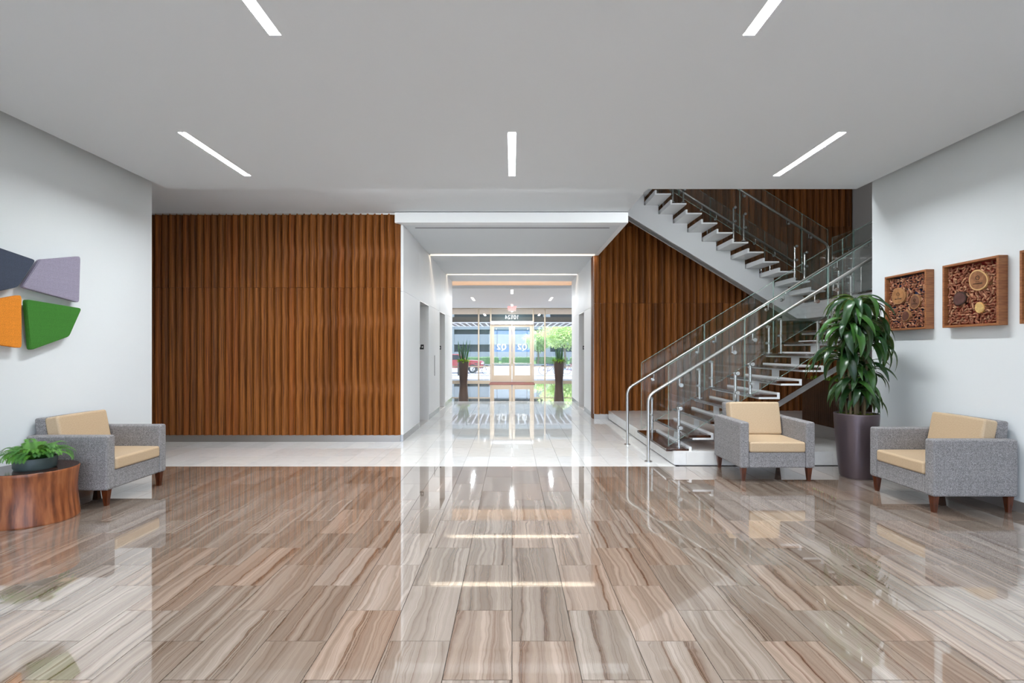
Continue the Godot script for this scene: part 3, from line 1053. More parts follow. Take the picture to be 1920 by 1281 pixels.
func leaf_blade(b: MB, at: Vector3, turn: float, elev: float, long: float, wide: float) -> void:
	var dir := Vector3(cos(turn) * cos(elev), sin(elev), sin(turn) * cos(elev))
	var side := dir.cross(Vector3.UP).normalized() * wide / 2.0
	var nn := side.cross(dir).normalized()
	if nn.y < 0.0:
		nn = -nn
	var m := at + dir * long * 0.5 + Vector3(0, 0.004, 0)
	var e := at + dir * long - Vector3(0, long * 0.12, 0)
	var i := b.vert(at, nn, Vector2.ZERO)
	b.vert(m + side, nn, Vector2.ZERO)
	b.vert(e, nn, Vector2.ZERO)
	b.vert(m - side, nn, Vector2.ZERO)
	b.tri(i, i + 1, i + 2)
	b.tri(i, i + 2, i + 3)

# ---------------------------------------------------------------- entrance
const GL := 23.7

func entrance() -> void:
	var top := 3.36
	var w := struct("window_1", "glazed entrance front with champagne metal mullions", "window")
	var xs := [-3.45, -1.511, -0.965, 0.965, 1.49, 3.45]
	for x in xs:
		bx(w, "mullion", P(x - 0.03, 0.0, GL + 0.06), P(x + 0.03, top, GL - 0.06), M.champagne, 0.004)
	bx(w, "head_bar", P(-3.45, top - 0.05, GL + 0.05), P(3.45, top, GL - 0.05), M.champagne)
	bx(w, "sill_bar", P(-3.45, 0.0, GL + 0.05), P(-0.965, 0.07, GL - 0.05), M.champagne)
	bx(w, "sill_bar", P(0.965, 0.0, GL + 0.05), P(3.45, 0.07, GL - 0.05), M.champagne)
	for k in [0, 1, 3, 4]:
		var a: float = xs[k] + 0.03
		var b: float = xs[k + 1] - 0.03
		bx(w, "cross_bar", P(a, 0.685, GL + 0.04), P(b, 0.735, GL - 0.04), M.champagne)
		bx(w, "pane", P(a, 0.07, GL + 0.005), P(b, 0.685, GL - 0.005), M.window_glass)
		bx(w, "pane", P(a, 0.735, GL + 0.005), P(b, top - 0.05, GL - 0.005), M.window_glass)
	bx(w, "pane", P(-0.935, 2.77, GL + 0.005), P(0.935, top - 0.05, GL - 0.005), M.window_glass)
	text(w, "house_number", "10124", 0.17, P(0, 2.81, GL + 0.008), PI, M.white_print)
	bx(w, "door_operator", P(-0.97, 2.62, GL + 0.06), P(0.97, 2.77, GL - 0.14), M.steel_white, 0.006)
	for s in [-1.0, 1.0]:
		var dn := struct("door_1" if s < 0 else "door_2", "champagne metal glass entrance door leaf on the truck side" if s < 0 else "champagne metal glass entrance door leaf on the tree side", "door")
		var x0 := minf(0.012 * s, 0.93 * s)
		var x1 := maxf(0.012 * s, 0.93 * s)
		var hinge := 0.12
		var b := MB.new()
		b.cbox(P(x0, 0.015, GL + 0.025), P(x0 + hinge, 2.61, GL - 0.025), 0.004)
		b.cbox(P(x1 - hinge, 0.015, GL + 0.025), P(x1, 2.61, GL - 0.025), 0.004)
		b.cbox(P(x0 + hinge, 0.015, GL + 0.025), P(x1 - hinge, 0.32, GL - 0.025), 0.004)
		b.cbox(P(x0 + hinge, 2.50, GL + 0.025), P(x1 - hinge, 2.61, GL - 0.025), 0.004)
		part(dn, "frame", b, M.champagne)
		bx(dn, "pane", P(x0 + hinge, 0.32, GL + 0.004), P(x1 - hinge, 2.50, GL - 0.004), M.window_glass)
		text(dn, "lettering", "Q2", 0.25, P((x0 + x1) / 2.0, 1.395, GL + 0.007), PI, M.white_print, true)
		# push bar: across the leaf, then up along the meeting stile
		var bar := MB.new()
		var xc: float = 0.07 * s
		var xh: float = 0.88 * s
		bar.tube([P(xh, 0.86, GL - 0.03), P(xh, 0.86, GL - 0.09), P(xc + 0.06 * s, 0.86, GL - 0.09), P(xc + 0.02 * s, 0.875, GL - 0.09), P(xc, 0.92, GL - 0.09), P(xc, 2.3, GL - 0.09), P(xc, 2.3, GL - 0.03)], 0.013, 8)
		part(dn, "push_bar", bar, M.brushed)
	bx(struct("trim_1", "rust red threshold mat at the entrance doors", "mat"), "mat", P(-0.97, 0.0, 23.62), P(0.97, 0.012, 22.0), paint("rust_mat", Color(0.44, 0.25, 0.20), 0.8))
	var ex := thing("exit_sign", "red lit exit sign hung from the entrance ceiling", "exit sign", P(0.0, 3.05, 21.5))
	bx(ex, "stem", Vector3(-0.01, 0.2, -0.01), Vector3(0.01, 0.31, 0.01), M.steel_white)
	bx(ex, "sign_panel", Vector3(-0.17, 0.0, -0.01), Vector3(0.17, 0.20, 0.01), paint("sign_white", Color(0.9, 0.88, 0.86), 0.4))
	text(ex, "lit_lettering", "EXIT", 0.13, Vector3(0, 0.035, 0.0115), 0.0, M.exit_glow, true)
	var el := OmniLight3D.new()
	el.name = "exit_lamp_light"
	el.light_color = Color(1, 0.2, 0.15)
	el.light_energy = 0.004
	el.light_size = 0.05
	el.omni_range = 12.0
	el.shadow_enabled = true
	ex.add_child(el)
	el.position = Vector3(0, 0.1, 0.08)
	for s in [-1.0, 1.0]:
		tall_planter(P(2.14 * s if s < 0 else 2.07, 0, 23.05), "tall dark brown planter with snake plant and lime leaves before the %s view" % ("truck" if s < 0 else "tree"), int(40 + s))

func tall_planter(at: Vector3, label: String, sd: int) -> void:
	rng.seed = sd
	var t := thing("potted_snake_plant", label, "potted plant", at, 0.0, "entrance planters")
	var b := MB.new()
	b.lathe([Vector2(0, 0), Vector2(0.165, 0), Vector2(0.165, 0), Vector2(0.185, 0.25), Vector2(0.215, 0.6), Vector2(0.238, 0.95), Vector2(0.242, 0.97), Vector2(0.242, 0.97), Vector2(0.222, 0.97), Vector2(0.222, 0.97), Vector2(0.215, 0.88)], Vector3.ZERO, 28)
	part(t, "pot", b, M.brown_pot)
	b = MB.new()
	b.lathe([Vector2(0.215, 0.89), Vector2(0.0, 0.9)], Vector3.ZERO, 20)
	part(t, "soil", b, M.soil)
	for k in 13:
		var a := rng.randf() * TAU
		var r := rng.randf_range(0.0, 0.10)
		var long := rng.randf_range(0.5, 1.05)
		var base := Vector3(cos(a) * r, 0.89, sin(a) * r)
		var lean := Vector3(cos(a) * rng.randf_range(0.02, 0.2), 1, sin(a) * rng.randf_range(0.02, 0.2)).normalized()
		var side := lean.cross(Vector3(cos(a + 0.7), 0, sin(a + 0.7))).normalized()
		var nn := side.cross(lean).normalized()
		var q := MB.new()
		for s in [-1.0, 1.0]:
			var first := q.v.size()
			for j in 7:
				var u := j / 6.0
				var wd := 0.034 * (0.55 + 0.8 * u) * (1.0 if u < 0.6 else (1.0 - u) / 0.4 + 0.03)
				var c := base + lean * long * u + nn * 0.05 * sin(u * 2.5)
				q.vert(c - side * wd + nn * s * 0.002, (nn * s - side * 0.4).normalized(), Vector2(0, u))
				q.vert(c + nn * (s * 0.002 - 0.008), nn * s, Vector2(0.5, u))
				q.vert(c + side * wd + nn * s * 0.002, (nn * s + side * 0.4).normalized(), Vector2(1, u))
			for j in 6:
				for i in 2:
					var k0 := first + j * 3 + i
					q.tri(k0, k0 + 1, k0 + 4)
					q.tri(k0, k0 + 4, k0 + 3)
		part(t, "blade", q, M.snake_leaf)
	b = MB.new()
	for k in 150:
		var a := rng.randf() * TAU
		var r := rng.randf_range(0.10, 0.235)
		leaf_blade(b, Vector3(cos(a) * r, 0.93 + rng.randf_range(-0.02, 0.12), sin(a) * r), a + rng.randf_range(-0.8, 0.8), rng.randf_range(-0.7, 0.9), rng.randf_range(0.09, 0.17), 0.055)
	part(t, "trailing_foliage", b, M.leaf_lime).set_meta("kind", "stuff")

# ---------------------------------------------------------------- window wall behind the viewer
func window_wall() -> void:
	var w := struct("window_2", "tall window wall that lets daylight into the lobby", "window")
	var d := -5.0
	var n := 6
	for k in n + 1:
		var x := lerpf(-ROOM, ROOM, float(k) / n)
		bx(w, "mullion", P(x - 0.035, 0, d - 0.08), P(x + 0.035, 4.3, d + 0.08), M.champagne)
	bx(w, "head_bar", P(-ROOM, 3.42, d - 0.06), P(ROOM, 4.4, d + 0.06), M.champagne)
	bx(w, "sill_bar", P(-ROOM, 0, d - 0.06), P(ROOM, 0.09, d + 0.06), M.champagne)
	for k in n:
		var x0 := lerpf(-ROOM, ROOM, float(k) / n) + 0.035
		var x1 := lerpf(-ROOM, ROOM, float(k + 1) / n) - 0.035
		bx(w, "pane", P(x0, 0.09, d - 0.005), P(x1, 3.42, d + 0.005), M.window_glass)

# ---------------------------------------------------------------- furniture
func armchair(label: String, at: Vector3, turn: float) -> void:
	var t := thing("armchair", label, "armchair", at, turn, "grey tweed armchairs with tan cushions")
	var hw := 0.41
	var hd := 0.375
	for s in [-1.0, 1.0]:
		var b := MB.new()
		b.rbox(Vector3(minf(s * hw, s * (hw - 0.1)), 0.148, -hd), Vector3(maxf(s * hw, s * (hw - 0.1)), 0.652, hd), 0.02, 4)
		var arm := part(t, "arm", b, M.tweed)
		# piping along the front and outer edges
		var p := MB.new()
		for e in [s * (hw - 0.008), s * (hw - 0.092)]:
			p.tube([Vector3(e, 0.165, hd - 0.006), Vector3(e, 0.632, hd - 0.006)], 0.0035, 6)
		part(arm, "piping", p, M.tweed)
	var b := MB.new()
	b.rbox(Vector3(-hw + 0.1005, 0.150, -hd + 0.02), Vector3(hw - 0.1005, 0.320, hd - 0.006), 0.015, 3)
	part(t, "seat_base", b, M.tweed)
	b = MB.new()
	var lean := Transform3D(Basis(Vector3.RIGHT, deg_to_rad(-5.0)), Vector3(0, 0.16, -hd + 0.09))
	b.rbox(Vector3(-hw + 0.1005, 0.0, -0.05), Vector3(hw - 0.1005, 0.645, 0.05), 0.02, 4, Vector3.ZERO, lean)
	part(t, "backrest", b, M.tweed)
	b = MB.new()
	b.rbox(Vector3(-hw + 0.103, 0.321, -hd + 0.13), Vector3(hw - 0.103, 0.434, hd + 0.004), 0.022, 4, Vector3(0.0, 0.012, 0.004))
	part(t, "seat_cushion", b, M.tan_vinyl)
	b = MB.new()
	lean = Transform3D(Basis(Vector3.RIGHT, deg_to_rad(-11.0)), Vector3(0, 0.432, -hd + 0.205))
	b.rbox(Vector3(-hw + 0.108, 0.0, -0.065), Vector3(hw - 0.108, 0.385, 0.065), 0.024, 4, Vector3(0.0, 0.004, 0.014), lean)
	part(t, "back_cushion", b, M.tan_vinyl)
	for sx in [-1.0, 1.0]:
		for sz in [-1.0, 1.0]:
			var c := Vector3(sx * (hw - 0.05), 0, sz * (hd - 0.045))
			var q := MB.new()
			var lo := 0.015
			var hi := 0.028
			for k in 4:
				var a := k * PI / 2.0 + PI / 4.0
				var e := a + PI / 2.0
				var d0 := Vector3(cos(a), 0, sin(a)) * sqrt(2.0)
				var d1 := Vector3(cos(e), 0, sin(e)) * sqrt(2.0)
				q.quad(c + d0 * lo, c + d1 * lo, c + d1 * hi + Vector3(0, 0.15, 0), c + d0 * hi + Vector3(0, 0.15, 0), (d0 + d1).normalized(), Vector2(0, 0), Vector2(0.05, 0), Vector2(0.05, 0.15), Vector2(0, 0.15))
			q.flat([c + Vector3(lo, 0, lo), c + Vector3(-lo, 0, lo), c + Vector3(-lo, 0, -lo), c + Vector3(lo, 0, -lo)], Vector3.DOWN)
			part(t, "leg", q, M.leg_wood)

func side_table() -> void:
	var t := thing("drum_side_table", "waisted burl wood drum side table beside an armchair", "side table", P(-4.09, 0, 4.465))
	var b := MB.new()
	b.lathe([Vector2(0, 0.0), Vector2(0.311, 0.0), Vector2(0.311, 0.0), Vector2(0.316, 0.012), Vector2(0.308, 0.08), Vector2(0.299, 0.18), Vector2(0.296, 0.26), Vector2(0.300, 0.34), Vector2(0.308, 0.405), Vector2(0.313, 0.425), Vector2(0.307, 0.436)], Vector3.ZERO, 64, 0.004, 2.0)
	part(t, "drum", b, M.burl)
	b = MB.new()
	b.lathe([Vector2(0.3075, 0.434), Vector2(0.305, 0.438), Vector2(0.305, 0.438), Vector2(0.0, 0.438)], Vector3.ZERO, 64, 0.004)
	var top := part(t, "top", b, M.burl_top)
	top.set_meta("label", "dark glossy table top")
	# fern in a bowl
	rng.seed = 14
	var f := thing("potted_fern", "small green fern in a slate grey bowl on the drum table", "potted plant", P(-4.05, 0.438, 4.44))
	b = MB.new()
	b.lathe([Vector2(0, 0), Vector2(0.135, 0), Vector2(0.135, 0), Vector2(0.145, 0.02), Vector2(0.148, 0.09), Vector2(0.144, 0.097), Vector2(0.134, 0.097), Vector2(0.13, 0.07), Vector2(0.0, 0.07)], Vector3.ZERO, 36)
	part(f, "bowl", b, M.slate_bowl)
	for k in 60:
		var a := TAU * k / 60.0 * 2.618 + rng.randf() * 0.4
		var long := rng.randf_range(0.16, 0.30)
		frond(f, Vector3(cos(a) * 0.05, 0.07, sin(a) * 0.05), a, rng.randf_range(0.7, 1.5), long, M.fern_a if k % 3 else M.fern_b)

func frond(parent: Node, at: Vector3, turn: float, elev: float, long: float, m: Material) -> void:
	var b := MB.new()
	var p := at
	var flat_dir := Vector3(cos(turn), 0, sin(turn))
	var side := Vector3(-sin(turn), 0, cos(turn))
	var n := 16
	for j in n:
		var u := float(j) / n
		var e := elev - 2.4 * u * u - 0.2 * u
		if p.y < at.y - 0.05:
			e = maxf(e, -0.9)
		var dir := flat_dir * cos(e) + Vector3.UP * sin(e)
		var up := side.cross(dir).normalized()
		if up.y < 0.0:
			up = -up
		var nx := p + dir * long / n
		var wd := 0.052 * (1.0 - pow(absf(u - 0.35) / 0.75, 2.0))
		b.quad(p - side * 0.001, p + side * 0.001, nx + side * 0.001, nx - side * 0.001, up)
		for s in [-1.0, 1.0]:
			for h in 2:
				var q: Vector3 = p.lerp(nx, 0.5 * h)
				var tip: Vector3 = q + side * s * wd + dir * wd * 0.45 - Vector3(0, wd * 0.2, 0)
				var i := b.vert(q, up, Vector2.ZERO)
				b.vert(q.lerp(tip, 0.5) + dir * 0.0052, up, Vector2.ZERO)
				b.vert(tip, up, Vector2.ZERO)
				b.vert(q.lerp(tip, 0.5) - dir * 0.0042, up, Vector2.ZERO)
				b.tri(i, i + 1, i + 2)
				b.tri(i, i + 2, i + 3)
		p = nx
	part(parent, "frond", b, m)

func strap_leaf(long: float, wide: float, e0: float, e1: float) -> ArrayMesh:
	# arching leaf in the plane x-y, root at the origin, folded along the middle
	var b := MB.new()
	var n := 12
	var pts := [Vector3.ZERO]
	var dirs := []
	for j in n + 1:
		var u := float(j) / n
		var e := lerpf(e0, e1, 1.0 - pow(1.0 - u, 1.6))
		var dir := Vector3(cos(e), sin(e), 0)
		dirs.append(dir)
		pts.append(pts[j] + dir * long / n)
	for j in n + 1:
		var u := float(j) / n
		var wd := wide * 0.5 * pow(sin(PI * clampf(0.08 + u * 0.92, 0.0, 1.0)), 0.75) * (1.0 if u < 0.75 else 1.0 - (u - 0.75) * 0.9)
		if j == n:
			wd = 0.0015
		var nn := Vector3(-dirs[j].y, dirs[j].x, 0)
		b.vert(pts[j] + Vector3(0, 0, -wd) + nn * wd * 0.30, (nn + Vector3(0, 0, 0.5)).normalized(), Vector2(0, u))
		b.vert(pts[j], nn, Vector2(0.5, u))
		b.vert(pts[j] + Vector3(0, 0, wd) + nn * wd * 0.30, (nn - Vector3(0, 0, 0.5)).normalized(), Vector2(1, u))
	for j in n:
		for i in 2:
			var k := j * 3 + i
			b.tri(k, k + 1, k + 4)
			b.tri(k, k + 4, k + 3)
	return b.mesh()

func dracaena() -> void:
	rng.seed = 33
	var t := thing("potted_dracaena", "tall leafy dracaena in a dark bronze planter between two armchairs", "potted plant", P(3.92, 0, 5.95))
	var b := MB.new()
	b.lathe([Vector2(0, 0), Vector2(0.158, 0), Vector2(0.158, 0), Vector2(0.168, 0.02), Vector2(0.186, 0.18), Vector2(0.204, 0.40), Vector2(0.219, 0.62), Vector2(0.224, 0.715), Vector2(0.222, 0.725), Vector2(0.214, 0.727), Vector2(0.206, 0.722), Vector2(0.202, 0.66)], Vector3.ZERO, 48)
	part(t, "pot", b, M.bronze_pot)
	b = MB.new()
	b.lathe([Vector2(0.204, 0.685), Vector2(0.12, 0.70), Vector2(0.0, 0.705)], Vector3.ZERO, 24)
	part(t, "soil", b, M.soil)
	b = MB.new()
	for k in 260:
		var a := rng.randf() * TAU
		var r := sqrt(rng.randf()) * 0.195
		leaf_blade(b, Vector3(cos(a) * r, 0.69, sin(a) * r), rng.randf() * TAU, rng.randf_range(0.1, 1.3), rng.randf_range(0.03, 0.06), 0.014)
	part(t, "moss", b, M.moss).set_meta("kind", "stuff")
	var kinds := []
	for k in 9:
		kinds.append(strap_leaf([0.36, 0.42, 0.46, 0.38, 0.50, 0.44, 0.34, 0.40, 0.48][k], [0.070, 0.080, 0.082, 0.066, 0.076, 0.085, 0.06, 0.074, 0.07][k], [1.1, 0.85, 0.7, 0.5, 1.0, 0.35, 1.25, 0.6, 0.8][k], [-1.5, -1.62, -1.72, -1.6, -1.45, -1.75, -0.9, -1.5, -1.3][k]))
	var heads := [[-0.02, 1.98, 0.03, 34, 1.05, 0.48], [0.12, 1.78, -0.03, 26, 1.05, 0.42], [-0.13, 1.72, 0.06, 30, 1.0, 0.5], [0.07, 1.58, 0.08, 30, 1.0, 0.40], [-0.14, 1.40, -0.02, 32, 1.05, 0.5], [0.08, 1.22, 0.05, 30, 0.85, 0.36], [-0.06, 1.08, 0.06, 32, 0.88, 0.4], [0.05, 1.0, -0.04, 28, 0.85, 0.4]]
	for h in heads:
		var c := Vector3(h[0], h[1], h[2])
		var st := MB.new()
		st.tube([Vector3(h[0] * 0.7, 0.66, h[2] * 0.7), Vector3(h[0] * 0.9, (0.66 + h[1]) / 2.0, h[2] * 0.9), c], 0.014, 8)
		part(t, "cane", st, M.cane)
		for k in h[3]:
			var o := put(t, "leaf", kinds[rng.randi() % 9], M[["leaf_a", "leaf_c", "leaf_a", "leaf_b", "leaf_c"][rng.randi() % 5]])
			var s: float = h[4] * rng.randf_range(0.82, 1.12)
			o.transform = Transform3D(Basis(Vector3.UP, k * 2.39996 + rng.randf_range(-0.25, 0.25)) * Basis(Vector3.BACK, rng.randf_range(-0.22, 0.18)) * Basis(Vector3.RIGHT, rng.randf_range(-0.3, 0.3)) * Basis().scaled(Vector3(s, s, s)), c + Vector3(0, -0.16 * float(k) / h[3] + 0.03, 0))

func felt_panels() -> void:
	# outlines read as pixels on the plane x = -4.41 in front of the wall
	var x := -4.425
	var flat_at := func(px: float, py: float) -> Vector2:
		var d := -x * F / (960.0 - px)
		return Vector2(d, CAM_H + (657.5 - py) * d / F)
	for a in [["navy", [[67.5, 488.0], [34.0, 538.5], [-52.0, 557.0], [-52.0, 447.0]], "dark navy felt panel, four-sided, above the orange one"], ["lavender", [[75.0, 487.0], [151.2, 480.7], [148.8, 567.6], [41.6, 538.6]], "lavender grey felt panel, four-sided, above the green one"], ["green", [[48.9, 561.2], [153.5, 578.4], [130.4, 631.0], [57.2, 657.2]], "bright green felt panel, four-sided, below the lavender one"], ["orange", [[40.7, 553.0], [41.2, 653.0], [-45.0, 641.0], [-35.0, 566.0]], "orange felt panel, four-sided, below the navy one"]]:
		var pts := []
		for p in a[1]:
			pts.append(flat_at.call(p[0], p[1]))
		# round the corners
		var poly := PackedVector2Array()
		for k in 4:
			var p: Vector2 = pts[k]
			var p0 := p + ((pts[(k + 3) % 4] as Vector2) - p).normalized() * 0.03
			var p1 := p + ((pts[(k + 1) % 4] as Vector2) - p).normalized() * 0.03
			for j in 4:
				var s := j / 3.0
				poly.append(p0.lerp(p, s).lerp(p.lerp(p1, s), s))
		var mid := Vector2.ZERO
		for p in poly:
			mid += p / poly.size()
		for k in poly.size():
			poly[k] -= mid
		var t := thing("felt_wall_panel", a[2], "wall panel", P(x, mid.y, mid.x), 0.0, "coloured felt wall panels")
		var b := MB.new()
		var edge := PackedVector2Array()
		for p in poly:
			edge.append(p - p.normalized() * 0.006)
		b.prism(poly, Vector3(-0.034, 0, 0), Vector3(0, 0, -1), Vector3.UP, Vector3(0.03, 0, 0))
		b.prism(edge, Vector3(-0.005, 0, 0), Vector3(0, 0, -1), Vector3.UP, Vector3(0.006, 0, 0))
		part(t, "felt_face", b, M["felt_" + str(a[0])])
		var c := MB.new()
		var inner := PackedVector2Array()
		for p in poly:
			inner.append(p * 0.72)
		c.prism(inner, Vector3(-0.075, 0, 0), Vector3(0, 0, -1), Vector3.UP, Vector3(0.042, 0, 0))
		part(t, "mount", c, M.steel_white)

func artwork(near: float, far: float, label: String, back: Color, slices: Array, sd: int) -> void:
	rng.seed = sd
	var y0 := 1.668
	var y1 := 2.304
	var t := thing("framed_wood_artwork", label, "artwork", P(ROOM, (y0 + y1) / 2.0, (near + far) / 2.0), -PI / 2.0, "framed wood artworks")
	# local: x along the wall, y up, z out of the wall
	var hw := (far - near) / 2.0
	var hh := (y1 - y0) / 2.0
	var dep := 0.088
	var fw := 0.022
	var b := MB.new()
	for s in [-1.0, 1.0]:
		b.cbox(Vector3(minf(s * hw, s * (hw - fw)), -hh, 0), Vector3(maxf(s * hw, s * (hw - fw)), hh, dep), 0.003)
		b.cbox(Vector3(-hw + fw, minf(s * hh, s * (hh - fw)), 0), Vector3(hw - fw, maxf(s * hh, s * (hh - fw)), dep), 0.003)
	part(t, "frame", b, M.frame_wood)
	bx(t, "backing", Vector3(-hw + fw, -hh + fw, 0.004), Vector3(hw - fw, hh - fw, 0.018), paint("art_back_%d" % sd, back, 0.8))
	var cork := MB.new()
	var step := 0.0275
	var nx := int(2.0 * (hw - fw) / step)
	var ny := int(2.0 * (hh - fw) / step)
	for i in nx:
		for j in ny:
			if rng.randf() < 0.07:
				continue
			var p := Vector3(-hw + fw + (i + 0.5) * step + rng.randf_range(-0.005, 0.005), -hh + fw + (j + 0.5) * step + rng.randf_range(-0.005, 0.005), 0.036 + rng.randf() * 0.016)
			var inside := false
			for s in slices:
				if Vector2(p.x - s[0], p.y - s[1]).length() < s[2] * 0.8:
					inside = true
			if inside:
				continue
			var a := rng.randf() * PI
			var long := rng.randf_range(0.011, 0.024)
			var dir := Vector3(cos(a), sin(a), rng.randf_range(-0.15, 0.15)) * long
			if rng.randf() < 0.22:
				dir = Vector3(rng.randf_range(-0.3, 0.3), rng.randf_range(-0.3, 0.3), 1).normalized() * 0.012
			var w := rng.randf_range(0.75, 1.2)
			cork.col = Color(0.25, 0.085, 0.042) * w
			if rng.randf() < 0.3:
				cork.col = Color(0.40, 0.20, 0.11) * w
			p.x = clampf(p.x, -hw + fw + 0.02, hw - fw - 0.02)
			p.y = clampf(p.y, -hh + fw + 0.02, hh - fw - 0.02)
			cork.tube([p - dir, p + dir], 0.0092, 7)
	var cm := paint("cork_%d" % sd, Color.WHITE, 0.8)
	cm.vertex_color_use_as_albedo = true
	part(t, "wood_sticks", cork, cm, true).set_meta("kind", "stuff")
	for s in slices:
		var poly := PackedVector2Array()
		for k in 26:
			var a := TAU * k / 26.0
			var r: float = s[2] * (1.0 + 0.06 * sin(2.0 * a + s[0] * 40.0) + 0.035 * sin(3.0 * a + 2.0))
			poly.append(Vector2(s[0] + cos(a) * r, s[1] + sin(a) * r))
		var q := MB.new()
		q.prism(poly, Vector3(0, 0, 0.018), Vector3.RIGHT, Vector3.UP, Vector3(0, 0, 0.048))
		var o := part(t, "wood_slice", q, paint("slice_rim_%d_%d" % [sd, int(s[2] * 1000)], s[4], 0.7))
		var inner := PackedVector2Array()
		for p in poly:
			inner.append(Vector2(s[0], s[1]) + (p - Vector2(s[0], s[1])) * 0.87)
		var f := MB.new()
		f.prism(inner, Vector3(0, 0, 0.066), Vector3.RIGHT, Vector3.UP, Vector3(0, 0, 0.002))
		var sm: StandardMaterial3D = grained("slice_face_%d_%d" % [sd, int(s[2] * 1000)], M.slice_grain.albedo_texture, s[3], Vector3(3.0, 3.0, 1), 0.6)
		part(o, "heartwood", f, sm)
		if s[2] > 0.075:
			# burnt-in ring and lines of the maker's mark
			var e := MB.new()
			var c := Vector3(s[0], s[1] + s[2] * 0.22, 0.0685)
			var ring := []
			for k in 21:
				ring.append(c + Vector3(cos(TAU * k / 20.0), sin(TAU * k / 20.0), 0) * s[2] * 0.19)
			e.tube(ring, 0.0026, 5)
			e.tube([c, c + Vector3(s[2] * 0.09, s[2] * 0.07, 0)], 0.002, 5)
			e.box(Vector3(s[0] - s[2] * 0.22, s[1] - s[2] * 0.17, 0.068), Vector3(s[0] + s[2] * 0.2, s[1] - s[2] * 0.13, 0.0692))
			e.box(Vector3(s[0] - s[2] * 0.5, s[1] - s[2] * 0.36, 0.068), Vector3(s[0] + s[2] * 0.5, s[1] - s[2] * 0.28, 0.0692))
			part(o, "burnt_mark", e, M.tread_wood)

func artworks() -> void:
	var rim := Color(0.62, 0.45, 0.29)
	var bark := Color(0.20, 0.12, 0.08)
	grained("slice_grain", noise_tex(256, 256, 0.02, 91, [Color(0.86, 0.84, 0.82), Color(1, 1, 1)], [0.3, 0.7]), Color.WHITE, Vector3(3, 3, 1), 0.6)
	artwork(5.57, 6.19, "framed artwork of wood sticks and slices on blue, behind the dracaena", Color(0.08, 0.15, 0.30), [[-0.12, 0.075, 0.10, Color(0.66, 0.46, 0.28), rim], [0.125, -0.012, 0.077, Color(0.46, 0.30, 0.21), rim], [-0.01, -0.16, 0.060, Color(0.40, 0.24, 0.19), rim]], 61)
	artwork(4.74, 5.36, "framed artwork of wood sticks and slices on red, above the wall armchair", Color(0.52, 0.11, 0.07), [[0.075, 0.12, 0.10, Color(0.57, 0.38, 0.24), Color(0.78, 0.62, 0.42)], [-0.13, -0.035, 0.071, Color(0.36, 0.23, 0.21), bark], [0.09, -0.143, 0.050, Color(0.88, 0.74, 0.48), Color(0.84, 0.66, 0.40)]], 62)
	artwork(3.92, 4.545, "framed artwork of wood sticks on green, furthest from the stair", Color(0.12, 0.28, 0.14), [[0.1, 0.08, 0.10, Color(0.6, 0.42, 0.26), rim]], 63)

func furniture() -> void:
	armchair("grey tweed armchair with tan cushions in front of the stair platform", P(2.907, 0, 6.09), 0.0)
	armchair("grey tweed armchair with tan cushions below the framed artworks", P(4.075, 0, 5.00), -PI / 2.0)
	armchair("grey tweed armchair with tan cushions beside the drum table", P(-4.085, 0, 5.20), PI / 2.0)
	side_table()
	dracaena()
	felt_panels()
	artworks()

